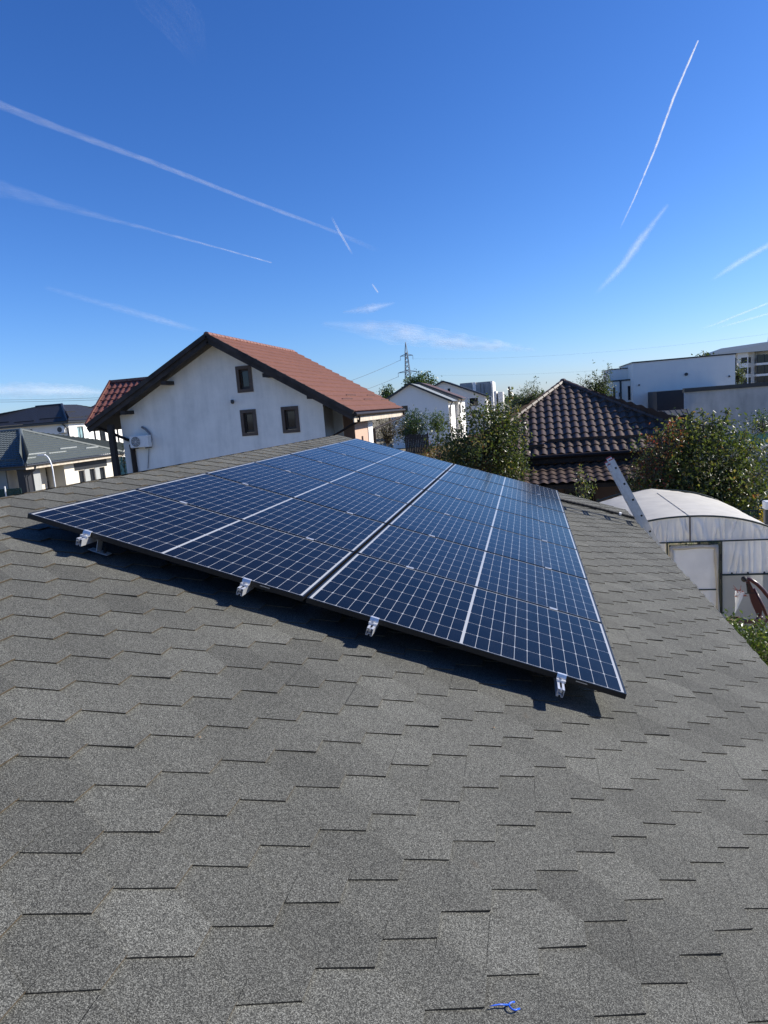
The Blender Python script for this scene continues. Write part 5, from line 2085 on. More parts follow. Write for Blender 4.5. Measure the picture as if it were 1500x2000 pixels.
# ------------------------------------------------------------------ houses at the left
def hip_faces(xl, xr, y0, y1, ze, zr):
    """hip roof with its ridge along x; returns ridge ends"""
    hw = (y1 - y0) / 2
    return np.array([xl + hw, (y0 + y1) / 2, zr]), np.array([xr - hw, (y0 + y1) / 2, zr])


def left_near():
    X1 = -37.7
    c = P(50, 909, X=X1)
    Y0 = c[1]
    ze = c[2]
    Y1 = P(241, 885.5, X=X1)[1]
    Ym = (Y0 + Y1) / 2
    rd = P(40, 841, Y=Ym)
    zr = rd[2]
    xa = rd[0]
    xl = X1 - 16
    t = thing('bungalow', 'single-storey white bungalow with grey hipped tile roof at left', 'house', loc=(X1 - 6, Ym, 0))
    mb = MB()
    # face to +x
    run = X1 - xa
    rise = zr - ze
    L_ = math.hypot(run, rise)
    T_ = unit((-run, 0, rise))
    N_ = unit((rise, 0, run))
    W = Y1 - Y0
    o = np.array([X1, Y0, ze])
    tile_roof(mb, o, YD, T_, N_, 0, W, lambda s: 0, lambda s: L_ * min(s, W - s) / (W / 2), 0.30, 0.40, 0.05, 0.06, 5)
    for s, tq, ln in ((1.1, 0.9, 1.1), (1.7, 1.5, 2.4), (4.2, 1.3, 2.2), (6.4, 1.9, 2.2), (9.4, 1.5, 2.0)):
        snow_guard(mb, o, YD, T_, N_, s, tq, ln, 1)
    mb.build('side_roof', [MT['greytile'], MT['guardpale']], t)
    # face to -y
    mb = MB()
    run2 = Ym - Y0
    L2 = math.hypot(run2, rise)
    T2 = unit((0, run2, rise))
    N2 = unit((0, -rise, run2))
    o2 = np.array([xl, Y0, ze])
    tile_roof(mb, o2, XD, T2, N2, 0, X1 - xl, lambda s: 0, lambda s: L2 * min(1, (X1 - xl - s) / (X1 - xa)), 0.30, 0.40, 0.05, 0.06, 5)
    snow_guard(mb, o2, XD, T2, N2, X1 - xl - 5.5, 1.0, 4.0)
    mb.poly([(xl, Y1, ze), (X1, Y1, ze), (xa, Ym, zr), (xl, Ym, zr)])
    mb.build('front_roof', MT['greytile'], t)
    mb = MB()
    for b in ((X1, Y0), (X1, Y1)):
        p, q = np.array([b[0], b[1], ze + 0.05]), np.array([xa, Ym, zr + 0.06])
        mb.tube([p, q], 0.16, 8)
    mb.tube([(xa, Ym, zr + .06), (xl, Ym, zr + .06)], 0.14, 8)
    mb.build('ridge_cap', MT['greytile'], t)
    mb = MB()
    mb.tube([(X1 + 0.08, Y0 - .05, ze - .04), (X1 + .08, Y1 + .05, ze - .04)], 0.09, 8)
    mb.tube([(xl, Y0 - 0.08, ze - .04), (X1 + .1, Y0 - 0.08, ze - .04)], 0.09, 8)
    mb.tube([(X1 + .08, Y0 + 1.0, ze - .1), (X1 + .02, Y0 + 0.9, ze - .4), (X1 - .5, Y0 + 0.6, ze - .9), (X1 - .5, Y0 + .6, 0)], 0.06, 6)
    mb.tube([(X1 + .08, Y1 - .4, ze - .1), (X1 - .4, Y1 - .7, ze - .7), (X1 - .5, Y1 - .7, 0)], 0.06, 6)
    mb.build('gutter', MT['guttergrey'], t)
    mb = MB()
    mb.box((X1 - 0.06, Y0, ze - 0.34), (X1 - 0.01, Y1, ze - 0.14))
    mb.build('eave_board', MT['fascia'], t)
    mb = MB()
    mb.box((xl, Y0 + .02, ze - 0.30), (X1 - 0.07, Y1, ze - 0.05))
    mb.build('soffit', MT['guttergrey'], t)
    # walls: corner porch post, recessed entrance, bay with three windows
    g_ = lambda px, py, X: P(px, py, X=X)
    Xw = X1 - 0.7
    ya = g_(128, 935, Xw)[1]
    yb = g_(208, 905, Xw)[1]
    yc = Y1 - 0.4
    ztop = ze - 0.31
    hs = []
    for x0, x1 in ((152, 163), (173.5, 184), (193.5, 204)):
        a, b = g_(x0, 912, Xw), g_(x1, 912, Xw)
        hs.append((a[1], b[1], -0.2 + 0.5, ze - 1.1))
    mb = MB()
    wall_face(mb, (Xw, 0, 0), YD, XD, ya, yc, 0, ztop, hs, 0.2)
    mb.poly([(Xw, ya, 0), (Xw - 2, ya, 0), (Xw - 2, ya, ztop), (Xw, ya, ztop)])
    mb.poly([(Xw, yc, 0), (Xw - 2, yc, 0), (Xw - 2, yc, ztop), (Xw, yc, ztop)])
    mb.build('bay_wall', MT['cream'], t)
    for h in hs:
        window(t, (Xw, 0, 0), YD, XD, h, 0.15, fr=0.08, framemat='guttergrey')
    mb = MB()
    mb.box((Xw - .01, hs[0][0] - .5, ze - 1.05), (Xw + .03, hs[2][1] + .4, ztop))
    mb.build('dark_lintel', MT['guttergrey'], t)
    for a, b in ((hs[0][1], hs[1][0]), (hs[1][1], hs[2][0])):
        mb = MB()
        mb.box((Xw, a + .03, 0), (Xw + .04, b - .03, ze - 1.06))
        mb.build('pier', MT['greywall'], t)
    Xr = Xw - 1.6
    y0r = g_(58, 935, Xr)[1]
    dh = (g_(92, 940, Xr)[1], g_(105, 940, Xr)[1], 0.02, 2.05)
    mb = MB()
    wall_face(mb, (Xr, 0, 0), YD, XD, Y0 + 0.6, ya + .1, 0, ztop, [dh], 0.2)
    mb.build('entrance_wall', MT['cream'], t)
    mb = MB()
    mb.box((Xr - 0.18, dh[0], 0.02), (Xr - 0.1, dh[1], 2.05))
    d = mb.build('door', MT['anth'], t)
    mb = MB()
    mb.box((Xr - 0.099, dh[0] + .12, 0.9), (Xr - 0.05, dh[0] + .17, 1.3))
    mb.build('handle', MT['steel'], d)
    mb = MB()
    a = g_(38, 930, Xw)[1]
    mb.box((Xw - 0.6, Y0 + 0.5, 0), (Xw, Y0 + 1.3, ztop))
    mb.build('corner_post', MT['anth'], t)
    mb = MB()
    mb.box((Xw - 0.4, Y0 + 1.5, 0), (Xw + .01, Y0 + 2.3, ztop))
    mb.build('porch_pillar', MT['greywall'], t)
    mb = MB()
    mb.box((xl, Y0 + 1.4, 0), (Xw - 2.4, Y0 + 6, ztop))
    mb.build('front_wall', MT['greywall'], t)
    # low fence before it
    f = thing('wire_fence', 'dark low fence with a pale post before the bungalow', 'fence', loc=(-40, 42, 0))
    mb = MB()
    p, q = P(-40, 955, Y=41), P(40, 952, Y=41)
    zt = P(10, 955, Y=41)[2]
    mb.box((p[0], 41, 0), (q[0], 41.05, zt))
    mb.build('fence_panel', MT['netdark'], f)
    mb = MB()
    p = P(9, 950, Y=40.9)
    mb.tube([(p[0], 40.9, 0), (p[0], 40.9, p[2])], 0.05, 6)
    mb.build('fence_post', MT['acwhite'], f)
    # street lamp
    top = P(82, 889, Y=38)
    xx = P(101, 905, Y=38)
    s = thing('street_lamp', 'slender white street lamp before the bungalow', 'street lamp', loc=(xx[0] + .3, 38, 0))
    mb = MB()
    hgt = xx[2]
    bx = P(107, 945, Y=38)[0]
    cv = [(bx, 38, 0), (bx, 38, hgt - .5)] + [(bx - (bx - top[0] - .2) * (1 - math.cos(a)), 38, hgt - .5 + (top[2] - .02 - hgt + .5) * math.sin(a)) for a in np.linspace(0.1, math.pi / 2, 9)]
    mb.tube(cv, [0.055] + [0.042] * (len(cv) - 1), 8)
    mb.build('pole', MT['lamp'], s, smooth=True)
    mb = MB()
    mb.bevbox((top[0] - .3, 37.92, top[2] - .035), (top[0] + .25, 38.08, top[2] + .035), 0.02)
    mb.build('lamp_head', MT['lamp'], s)


left_near()


def left_far():
    Yc = 76.0
    c = P(132.6, 822, Y=Yc)
    X1, ze = c[0], c[2]
    Y1 = P(262, 806, X=X1)[1]
    Y1 = min(max(Y1, Yc + 12), Yc + 22)
    xl = X1 - 20
    zr = P(121, 790.5, Y=Yc + 6)[2]
    xr = P(121, 790.5, Y=Yc + 6)[0]
    xq = P(70, 795.5, Y=Yc + 6)[0]
    t = thing('villa', 'two-storey white villa with charcoal hipped roof at left', 'house', loc=(X1 - 6, Yc + 6, 0))
    mb = MB()
    run = 6.0
    rise = zr - ze
    W = X1 - xl
    L_ = math.hypot(run, rise)
    tile_roof(mb, (xl, Yc, ze), XD, unit((0, run, rise)), unit((0, -rise, run)), 0, W, lambda s: 0,
              lambda s: L_ * min(1, (W - s) / (X1 - xr), s / max(0.1, (xq - xl))), 0.5, 0.4, 0.02, 0.05, 3)
    for s, tq, ln in ((3, 0.9, 3), (8, 1.2, 2.5), (11.5, .9, 3), (15, 1.3, 3.2)):
        snow_guard(mb, (xl, Yc, ze), XD, unit((0, run, rise)), unit((0, -rise, run)), s, tq, ln)
    mb.build('front_roof', MT['blacktile'], t)
    mb = MB()
    rx = X1 - xr
    L2 = math.hypot(rx, rise)
    W2 = Y1 - Yc
    tile_roof(mb, (X1, Yc, ze), YD, unit((-rx, 0, rise)), unit((rise, 0, rx)), 0, W2, lambda s: 0, lambda s: L2 * min(1, s / 6, (W2 - s) / 6), 0.5, 0.4, 0.02, 0.04, 3)
    for s, tq, ln in ((1.3, .9, 3), (5, 1.1, 3), (8, 1.9, 3), (3.5, 2.9, 1.8)):
        snow_guard(mb, (X1, Yc, ze), YD, unit((-rx, 0, rise)), unit((rise, 0, rx)), s, tq, ln)
    mb.poly([(xl, Y1, ze), (X1, Y1, ze), (xr, Y1 - 6, zr), (xq, Y1 - 6, zr)])
    mb.poly([(xq, Yc + 6, zr), (xr, Yc + 6, zr), (xr, Y1 - 6, zr), (xq, Y1 - 6, zr)])
    mb.build('side_roof', MT['blacktile'], t)
    mb = MB()
    mb.tube([(X1, Yc, ze + .05), (xr, Yc + 6, zr + .06)], 0.17, 8)
    mb.tube([(xr, Yc + 6, zr + .05), (xq, Yc + 6, zr + .05)], 0.15, 8)
    mb.build('ridge_cap', MT['blacktile'], t)
    mb = MB()
    mb.box((xl, Yc - .1, ze - .3), (X1, Yc + .02, ze - .02))
    mb.box((X1 - .02, Yc - .1, ze - .22), (X1 + .1, Y1, ze - .02))
    mb.box((xl + .1, Yc + .03, ze - .28), (X1 - .03, Y1, ze - .1))
    q = P(124, 835, Y=Yc + .4)
    mb.tube([(X1 - .9, Yc, ze - .3), (X1 - .55, Yc + .5, ze - .9), (X1 - .5, Yc + .55, 0)], 0.09, 6)
    mb.build('gutter', MT['guttergrey'], t)
    Xw, Yw = X1 - 0.5, Yc + 0.65
    mb = MB()
    zt = ze - .281
    fw = []
    p, q = P(58, 839, Y=Yw), P(64, 845, Y=Yw)
    fw.append((p[0], q[0], q[2], p[2]))
    wall_face(mb, (0, Yw, 0), XD, -YD, xl + .5, Xw, 0, zt, fw, 0.15)
    sw = []
    for x0, x1, ya, yb in ((150, 167, 833, 868), (193, 208, 836, 863)):
        p, q = P(x0, ya, X=Xw), P(x1, yb, X=Xw)
        sw.append((p[1], q[1], q[2], p[2]))
    wall_face(mb, (Xw, 0, 0), YD, XD, Yw, Y1 - .5, 0, zt, sw, 0.2)
    mb.build('wall', MT['white'], t)
    window(t, (0, Yw, 0), XD, -YD, fw[0], 0.1, framemat='guttergrey')
    window(t, (Xw, 0, 0), YD, XD, sw[0], 0.15, fr=0.1, framemat='guttergrey', pane='glasspale', mull=1)
    window(t, (Xw, 0, 0), YD, XD, sw[1], 0.15, fr=0.1, framemat='guttergrey', pane='glass', mull=1)
    mb = MB()
    for px in (186, 231):
        p = P(px, 850, X=Xw + .1)
        mb.tube([(Xw + .1, p[1], ze - .2), (Xw + .1, p[1], 0)], 0.09, 6)
    mb.build('downpipe', MT['guttergrey'], t)
    # its outdoor unit
    a, b = P(112, 833, Y=Yw - .4), P(127, 845, Y=Yw - .4)
    u = thing('air_conditioner', 'outdoor air conditioner high on the shaded wall of the villa', 'air conditioner', loc=((a[0] + b[0]) / 2, Yw - .2, b[2]))
    mb = MB()
    mb.bevbox((a[0], Yw - .45, b[2]), (b[0], Yw - .1, a[2]), 0.02)
    mb.build('casing', MT['acwhite'], u)
    mb = MB()
    cx, cz, rr = a[0] + (b[0] - a[0]) * .3, (a[2] + b[2]) / 2, (a[2] - b[2]) * .4
    mb.tube([(cx, Yw - .47, cz), (cx, Yw - .451, cz)], rr, 16)
    mb.build('fan_opening', MT['acdark'], u)
    mb = MB()
    mb.box((a[0] + .1, Yw - .45, b[2] - .06), (b[0] - .1, Yw - .002, b[2] - .005))
    mb.build('bracket', MT['acdark'], u)


left_far()


def hip_house(name, label, Y, lpx, rpx, apx, apx2, depth, roofmat, wallmat):
    a, b = P(*lpx, Y=Y), P(*rpx, Y=Y)
    r0, r1 = P(*apx, Y=Y + depth / 2), P(*apx2, Y=Y + depth / 2)
    t = thing(name, label, 'house', loc=((a[0] + b[0]) / 2, Y + depth / 2, 0))
    ze = (a[2] + b[2]) / 2
    zr = (r0[2] + r1[2]) / 2
    mb = MB()
    V = [(a[0], Y, ze), (b[0], Y, ze), (b[0], Y + depth, ze), (a[0], Y + depth, ze), (r0[0], Y + depth / 2, zr), (r1[0], Y + depth / 2, zr)]
    mb.add(V, [(0, 1, 5, 4), (1, 2, 5), (2, 3, 4, 5), (3, 0, 4)])
    n_ = 10
    for i in range(1, n_):
        s = i / n_
        p = np.array(V[0]) * (1 - s) + np.array(V[4]) * s
        q = np.array(V[1]) * (1 - s) + np.array(V[5]) * s
        mb.beam(p + (0, -.02, .03), q + (0, -.02, .03), 0.06, 0.06)
    mb.build('roof', roofmat, t)
    mb = MB()
    mb.box((a[0] + .4, Y + .4, 0), (b[0] - .4, Y + depth - .4, ze - .02))
    mb.build('wall', wallmat, t)
    mb = MB()
    mb.tube([(a[0], Y - .05, ze - .05), (b[0], Y - .05, ze - .05)], .1, 6)
    mb.build('gutter', MT['guttergrey'], t)


hip_house('far_house', 'far dark hipped roof behind the porch of the gable house', 100, (140, 815), (250, 808), (195, 784), (225, 783), 12, MT['blacktile'], MT['white'])
hip_house('far_house', 'far brown hipped roof at the left edge', 120, (-80, 838), (60, 826), (-30, 813), (17, 810), 14, MT['redtiledark'], MT['white'])

# teal sheet by the climbing plant
p, q = P(231, 893, Y=26.5), P(252, 925, Y=26.5)
t = thing('garden_screen', 'turquoise mesh screen behind the porch post', 'screen', loc=(p[0], 26.5, 0))
mb = MB()
mb.box((p[0], 26.5, 0.2), (q[0], 26.52, p[2]))
mb.build('mesh_sheet', film_mat('turquoise mesh', (0.16, 0.42, 0.38), 0.2, 0.3, 0.8), t)
mb = MB()
for x in (p[0], q[0]):
    mb.tube([(x, 26.48, 0), (x, 26.48, p[2] + .05)], .025, 6)
mb.build('screen_post', MT['steel'], t)

# ------------------------------------------------------------------ fences, wall and posts at the right
Yf = 26.5
p = P(1432, 874, Y=Yf)
t = thing('garden_wall', 'grey garden wall with pale coping at far right', 'wall', loc=(p[0] + 2, Yf, 0))
mb = MB()
mb.box((p[0], Yf, 0), (p[0] + 7, Yf + .2, p[2] - .05))
mb.build('masonry', MT['greywall'], t)
mb = MB()
mb.box((p[0] - .03, Yf - .04, p[2] - .05), (p[0] + 7.05, Yf + .24, p[2] + .01))
mb.build('coping', MT['white'], t)
q = P(1450, 848, Y=Yf + .3)
t = thing('net_fence', 'green shade net stretched above the grey garden wall', 'fence', loc=(p[0] + 2, Yf + .3, 0))
V, F = [], []
nx, nz = 40, 5
mb = MB()
for j in range(nz + 1):
    for i in range(nx + 1):
        x = p[0] + 7 * i / nx
        z = p[2] - .2 + (q[2] - p[2] + .2) * j / nz
        if j == nz:
            z += 0.05 * math.cos(x * 5)
        V.append((x, Yf + .3 + .03 * math.sin(x * 6 + j), z))
for j in range(nz):
    for i in range(nx):
        a = j * (nx + 1) + i
        F.append((a, a + 1, a + nx + 2, a + nx + 1))
mb.add(V, F)
mb.build('net', MT['net'], t, smooth=True)
mb = MB()
for i in range(4):
    mb.tube([(p[0] + .1 + i * 2.2, Yf + .36, 0), (p[0] + .1 + i * 2.2, Yf + .36, q[2] + .05)], .03, 6)
mb.build('net_post', MT['steel'], t)

Yf = 17.6
p, q = P(1412, 1000, Y=Yf), P(1490, 997, Y=Yf)
t = thing('net_fence', 'dark green net fence between the greenhouse and the big pear tree', 'fence', loc=(p[0] + .7, Yf, 0))
V, F = [], []
nx, nz = 40, 8
mb = MB()
for j in range(nz + 1):
    for i in range(nx + 1):
        x = p[0] - 0.6 + (q[0] - p[0] + 2.2) * i / nx
        V.append((x, Yf + .05 * math.sin(x * 5 + j * .6), p[2] * j / nz))
for j in range(nz):
    for i in range(nx):
        a = j * (nx + 1) + i
        F.append((a, a + 1, a + nx + 2, a + nx + 1))
mb.add(V, F)
mb.build('net', MT['netdark'], t, smooth=True)
mb = MB()
mb.tube([(p[0] - .6, Yf - .02, p[2] + .01), (q[0] + 1.6, Yf - .02, p[2] + .01)], .02, 6)
for x in (p[0] - .55, p[0] + .8, q[0] + .9):
    mb.tube([(x, Yf - .03, 0), (x, Yf - .03, p[2] + .05)], .03, 6)
mb.build('net_post', MT['ghsteel'], t)

Yf = 14.6
p = P(1497, 990, Y=Yf)
t = thing('meter_post', 'dark square post with a white box at the right edge', 'post', loc=(p[0] + .04, Yf, 0))
mb = MB()
mb.box((p[0] - .02, Yf, 0), (p[0] + .10, Yf + .12, p[2]))
mb.build('post', MT['acdark'], t)
mb = MB()
mb.bevbox((p[0] - .05, Yf - .1, p[2] - .04), (p[0] + .2, Yf + .1, p[2] + .12), .01)
mb.build('meter_box', MT['acwhite'], t)


# ------------------------------------------------------------------ garden swing, planter, hanging ornament
def swing():
    Y = 10.2
    g_ = lambda x, y, d=0.0: P(x, y, Y=Y + d)
    hub = g_(1453.5, 1131)
    t = thing('garden_swing', 'maroon steel garden swing frame beside the greenhouse', 'garden swing', loc=(g_(1500, 1200)[0], Y, 0))
    mb = MB()
    mb.tube([hub, g_(1466, 1132), g_(1478, 1140), g_(1490, 1152), g_(1502, 1167), g_(1530, 1215), g_(1548, 1280)], 0.028, 10)
    mb.build('curved_arm', MT['maroon'], t, smooth=True)
    mb = MB()
    mb.ball(hub, 0.042, 12, 8)
    mb.build('joint', MT['rubber'], t, smooth=True)
    mb = MB()
    a0, a1, a2, a3 = g_(1456, 1137), g_(1468, 1137), g_(1488, 1202), g_(1478, 1208)
    b3, b2 = g_(1480, 1200), g_(1494, 1200)
    mb.extrude([g_(1457, 1136), g_(1464, 1135), g_(1478, 1165), g_(1489, 1190), g_(1487, 1206), g_(1480, 1204), g_(1468, 1178)], (0, 0.04, 0))
    mb.build('back_plate', MT['maroon'], t)
    mb = MB()
    mb.tube([g_(1472, 1150, .1), g_(1490, 1185, .1), g_(1499, 1208, .1), g_(1490, 1222, .1), g_(1482, 1240, .1)], 0.024, 8)
    mb.tube([g_(1483, 1202), g_(1490, 1210), g_(1488, 1222), g_(1478, 1245), P(1470, 1262, Y=Y)], 0.022, 8)
    mb.tube([g_(1481, 1203), g_(1476, 1215), g_(1466, 1240)], 0.016, 8)
    p = P(1476, 1243, Y=Y)
    mb.tube([p, (p[0], Y, 0)], 0.03, 8)
    p = P(1548, 1280, Y=Y)
    mb.tube([p, (p[0], Y, 0)], 0.03, 8)
    mb.build('leg_frame', MT['maroon'], t, smooth=True)
    mb = MB()
    for dx in (0, 2, 5):
        mb.tube([g_(1458 + dx, 1140), g_(1460 + dx, 1158)], 0.006, 5)
    mb.tube([g_(1455, 1159), g_(1480, 1158)], 0.006, 5)
    mb.build('hook', MT['rubber'], t)
    # planter tray on a post
    p0, p1 = P(1427, 1212, Y=Y - .1), P(1452, 1212, Y=Y - .1)
    zt = P(1440, 1213, Y=Y - .1)[2]
    zb = P(1440, 1221, Y=Y - .1)[2]
    u = thing('planter_box', 'small brown planter tray beside the garden swing', 'planter', loc=((p0[0] + p1[0]) / 2, Y, 0))
    mb = MB()
    ya, yb_, w_ = Y - .14, Y + .12, 0.018
    mb.box((p0[0], ya, zb), (p1[0], ya + w_, zt))
    mb.box((p0[0], yb_ - w_, zb), (p1[0], yb_, zt))
    mb.box((p0[0], ya + w_, zb), (p0[0] + w_, yb_ - w_, zt))
    mb.box((p1[0] - w_, ya + w_, zb), (p1[0], yb_ - w_, zt))
    mb.box((p1[0], ya + .08, zb + .005), (p1[0] + .32, ya + .14, zb + .06))
    mb.box((p1[0] + .2, ya + .08, 0), (p1[0] + .26, ya + .14, zb + .004))
    mb.build('tray', MT['planter'], u)
    mb = MB()
    mb.box((p0[0] + w_, ya + w_, zb + .002), (p1[0] - w_, yb_ - w_, zt - .025))
    mb.build('soil', MT['soil'], u)
    # ornament: milky plastic cone with dried flowers
    c = P(1443, 1160, Y=Y)
    e = P(1436, 1196, Y=Y)
    u = thing('hanging_ornament', 'milky plastic cone of dried flowers hanging from the swing', 'ornament', loc=tuple(c))
    mb = MB()
    mb.tube([P(1445, 1156, Y=Y), P(1443, 1165, Y=Y), P(1440, 1180, Y=Y), e], [0.062, 0.055, 0.028, 0.006], 10, cap=False)
    mb.ball(e, 0.011, 8, 6)
    mb.build('cone', MT['ornament'], u, smooth=True)
    mb = MB()
    r_ = random.Random(4)
    for k in range(34):
        q = P(r_.uniform(1436, 1457), r_.uniform(1151, 1166), Y=Y + r_.uniform(-.05, .05))
        mb.ball(q, r_.uniform(0.006, 0.013), 6, 4)
        if k % 3 == 0:
            mb.tube([q, q + np.array([r_.uniform(-.07, .07), r_.uniform(-.03, .03), r_.uniform(-.02, .08)])], 0.003, 4)
    mb.build('dried_flowers', MT['rose'], u)


swing()


# ------------------------------------------------------------------ pylons and wires
def pylon(px, ytop, Y, H, label):
    top = P(px, ytop, Y=Y)
    x, zt = top[0], top[2]
    t = thing('pylon', label, 'pylon', loc=(x, Y, 0), group='power pylons on the horizon')
    mb = MB()
    z0 = zt - H
    wv = lambda s: 1.8 * (1 - s) ** 1.2 + 0.45 * (1 - s) + 0.35      # half width at height fraction s
    lv = np.linspace(0, 0.86, 15)
    r_ = 0.13
    for sx in (-1, 1):
        for sy in (-1, 1):
            mb.tube([(x + sx * wv(s), Y + sy * wv(s), z0 + H * s) for s in lv] + [(x, Y, zt)], r_ * 1.3, 4)
    for a, b in zip(lv[:-1], lv[1:]):
        for sy in (-1, 1):
            mb.tube([(x - wv(a), Y + sy * wv(a), z0 + H * a), (x + wv(b), Y + sy * wv(b), z0 + H * b)], r_ * .8, 4)
            mb.tube([(x + wv(a), Y + sy * wv(a), z0 + H * a), (x - wv(b), Y + sy * wv(b), z0 + H * b)], r_ * .8, 4)
    mb.build('tower', MT['pylon'], t)
    ends = []
    for s, hw in ((0.80, 3.4), (0.56, 5.2), (0.22, 4.4)):
        mb = MB()
        z = z0 + H * s
        for sx in (-1, 1):
            e = (x + sx * hw, Y, z)
            for dz in (0.0, 1.1):
                mb.tube([(x, Y - .5, z + dz), e], r_, 4)
                mb.tube([(x, Y + .5, z + dz), e], r_, 4)
            ends.append((e[0], Y, z - 1.9))
        a = mb.build('cross_arm', MT['pylon'], t)
        mb = MB()
        for sx in (-1, 1):
            mb.tube([(x + sx * hw, Y, z), (x + sx * hw, Y, z - 2.2)], 0.11, 5)
        mb.build('insulator', MT['pylon'], a)
    return ends


e1 = pylon(792, 668, 365, 36, 'grey lattice power pylon standing beyond the gable houses')
pylon(1504, 640, 330, 40, 'grey lattice power pylon at the right edge above the apartments')
for k, (px, py, i, nm) in enumerate(((560, 752, 0, 'upper left'), (560, 775, 2, 'middle left'), (560, 800, 4, 'lower left'))):
    e = np.array(e1[i])
    b = P(px, py, Y=300)
    b = e + (b - e) * 2.2
    mb = MB()
    pts = []
    for s in np.linspace(0, 1, 24):
        p = e + (b - e) * s
        p[2] -= 7 * 4 * s * (1 - s)
        pts.append(p)
    mb.tube(pts, 0.075, 4)
    tag(mb.build('power_line', MT['wire']), f'thin power line running left from the pylon, {ORD[k]} from the top', 'power line', 'power lines')
for k, i in enumerate((1, 3, 5)):
    e = np.array(e1[i])
    b = e + np.array([260, -40, 3.0])
    mb = MB()
    pts = []
    for s in np.linspace(0, 1, 24):
        p = e + (b - e) * s
        p[2] -= 8 * 4 * s * (1 - s)
        pts.append(p)
    mb.tube(pts, 0.02, 4)
    tag(mb.build('power_line', MT['wire']), f'faint power line running right from the pylon, {ORD[k]} from the top', 'power line', 'power lines')
for k, (yl, yr) in enumerate(((776, 770), (780, 774), (804, 803))):
    a, b = P(-200, yl + 4, Y=220), P(420, yr - 6, Y=260)
    mb = MB()
    mb.tube([a + (b - a) * s - np.array([0, 0, 1.5 * 4 * s * (1 - s)]) for s in np.linspace(0, 1, 16)], 0.055, 4)
    tag(mb.build('power_line', MT['wire']), f'thin cable crossing the sky at the left edge, {ORD[k]} from the top', 'power line', 'power lines')

# ------------------------------------------------------------------ contrails and thin cloud: thin ice cloud at altitude
ALT = 2600.0


def contrail(label, pts, wpx, density, stops, noise_scale=0.004, seed=0, lo=0.35, hi=0.65, name='contrail', cat='contrail'):
    """pts photo pixels along the trail; wpx full widths in pixels; drawn in its own frame, x = length"""
    W = [P(x, y, Z=ALT) for x, y in pts]
    # smooth resample
    acc = [0]
    for a, b in zip(W[:-1], W[1:]):
        acc.append(acc[-1] + np.linalg.norm(b - a))
    tot = acc[-1]
    n_ = 40
    ss = np.linspace(0, tot, n_)
    C = np.stack([np.interp(ss, acc, [w_[i] for w_ in W]) for i in range(3)], 1)
    rad = np.interp(ss, acc, wpx)
    o0 = C[0]
    dx = (C[-1] - C[0])
    dx /= np.linalg.norm(dx)
    rnd = np.random.default_rng(seed)
    mb = MB()
    rr = []
    for i in range(n_):
        dist = np.linalg.norm(C[i] - CAM)
        rr.append(max(1.0, rad[i] / 2 / FPX * dist) * (1 + rnd.uniform(-.12, .12)))
    for sf in (1.0, 0.78, 0.55, 0.3):
        mb.tube(list(C), [q * sf for q in rr], 12, cap=False)
    # express in trail frame: x along, so that the volume's density ramp can follow its length
    ez = np.array([0, 0, 1.0])
    ey = np.cross(ez, dx)
    ey /= np.linalg.norm(ey)
    ez = np.cross(dx, ey)
    Rm = np.stack([dx, ey, ez], 1)
    sc = 1000.0 / tot
    mb.v = [tuple((np.array(v) - o0) @ Rm * sc) for v in mb.v]
    mat = cloud_mat(label, density, stops, noise_scale * 1.0, lo, hi, (1, 5, 5))
    o = mb.build(name, mat, smooth=True)
    m4 = Matrix.Identity(4)
    for i in range(3):
        for j in range(3):
            m4[i][j] = Rm[i][j] / sc
        m4[i][3] = o0[i]
    o.matrix_world = m4
    tag(o, label, cat, 'condensation trails' if name == 'contrail' else 'thin clouds')
    return o


K = 0.11
contrail('long white contrail slanting down from the upper left edge', [(-40, 188), (0, 205), (100, 245), (300, 318), (480, 388), (640, 447), (740, 490)],
         [12, 12, 10.5, 8.5, 6.5, 5.5, 10], 0.60 * K, [(0, 0.55), (0.3, 0.8), (0.62, 0.8), (0.82, 0.4), (1.0, 0.02)], 0.035, 1, 0.3, 0.75)
contrail('lower left contrail ending in a bright thin tip', [(-40, 356), (0, 368), (100, 397), (250, 437), (430, 485), (530, 513)],
         [30, 26, 16, 6, 3, 2.2], 0.50 * K, [(0, 0.3), (0.4, 0.4), (0.7, 1.0), (1.0, 1.9)], 0.02, 2)
contrail('bright straight contrail at the upper right', [(1363, 80), (1316, 190), (1280, 290), (1240, 385), (1212, 445)],
         [2.6, 4.0, 3.4, 2.6, 4], 3.0 * K, [(0, 1.0), (0.3, 0.9), (0.6, 0.5), (0.85, 0.2), (1.0, 0.03)], 0.03, 3)
contrail('short stub of contrail crossing the long left trail', [(648, 425), (662, 452), (688, 496)], [4, 4, 3], 1.1 * K, [(0, 0.1), (0.4, 1.0), (0.8, 0.8), (1.0, 0.1)], 0.03, 4)
contrail('wide faded contrail above the brown roof', [(1302, 402), (1250, 470), (1215, 520), (1165, 572)], [8, 17, 15, 12], 0.6 * K, [(0, 0.3), (0.35, 1.0), (0.65, 0.6), (1.0, 0.03)], 0.03, 5, 0.3, 0.7)
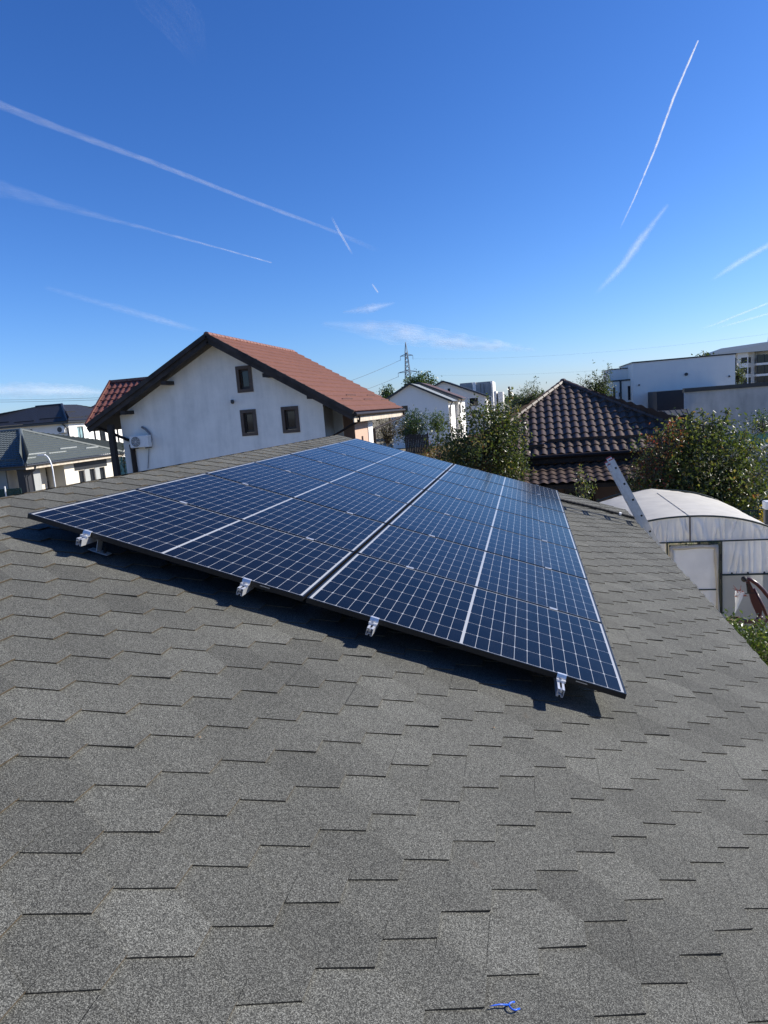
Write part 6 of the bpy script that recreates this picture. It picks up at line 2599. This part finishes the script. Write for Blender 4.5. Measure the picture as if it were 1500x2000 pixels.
contrail('faded contrail touching the right edge', [(1530, 462), (1440, 514), (1392, 546)], [12, 13, 8], 0.5 * K, [(0, 0.8), (0.6, 0.9), (1.0, 0.05)], 0.03, 6)
contrail('upper one of two thin trails low at the right edge', [(1530, 580), (1400, 632), (1370, 642)], [4, 5, 5], 0.8 * K, [(0, 0.8), (0.7, 0.5), (1.0, 0.05)], 0.03, 7)
contrail('lower one of two thin trails low at the right edge', [(1530, 604), (1440, 630), (1400, 640)], [4, 5, 4], 0.7 * K, [(0, 0.8), (0.7, 0.5), (1.0, 0.05)], 0.03, 8)
contrail('faint low contrail at left above the far roofs', [(90, 562), (250, 607), (390, 647)], [8, 13, 10], 0.35 * K, [(0, 0.2), (0.4, 0.6), (0.7, 1.0), (1.0, 0.05)], 0.03, 9)
contrail('tiny bright contrail dash over the pylon', [(727, 555), (738, 571)], [2.5, 2.5], 2.0 * K, [(0, 0.5), (1.0, 1)], 0.03, 10)
contrail('wispy streak of cirrus cloud above the pylon', [(630, 632), (760, 648), (900, 668), (1050, 684)], [10, 44, 32, 6], 0.95 * K, [(0, 0.2), (0.3, 1.0), (0.7, 0.9), (1.0, 0.05)], 0.012, 11, 0.42, 0.66, 'cirrus_cloud', 'cloud')
contrail('small cirrus puff just above the long wispy streak', [(670, 610), (720, 603), (770, 592)], [6, 18, 6], 0.8 * K, [(0, 0.2), (0.5, 1.0), (1.0, 0.1)], 0.012, 12, 0.4, 0.66, 'cirrus_cloud', 'cloud')
contrail('pale low cloud bank over the roofs at the left edge', [(-80, 765), (60, 762), (150, 764), (215, 768)], [22, 28, 22, 8], 0.75 * K, [(0, 1.0), (0.6, 1.0), (1.0, 0.1)], 0.012, 13, 0.3, 0.7, 'cirrus_cloud', 'cloud')
contrail('faint high wisp near the top of the sky', [(300, -20), (360, 50), (390, 120)], [70, 60, 24], 0.06 * K, [(0, 1.0), (0.5, 0.8), (1.0, 0.03)], 0.008, 14, 0.42, 0.7, 'cirrus_cloud', 'cloud')
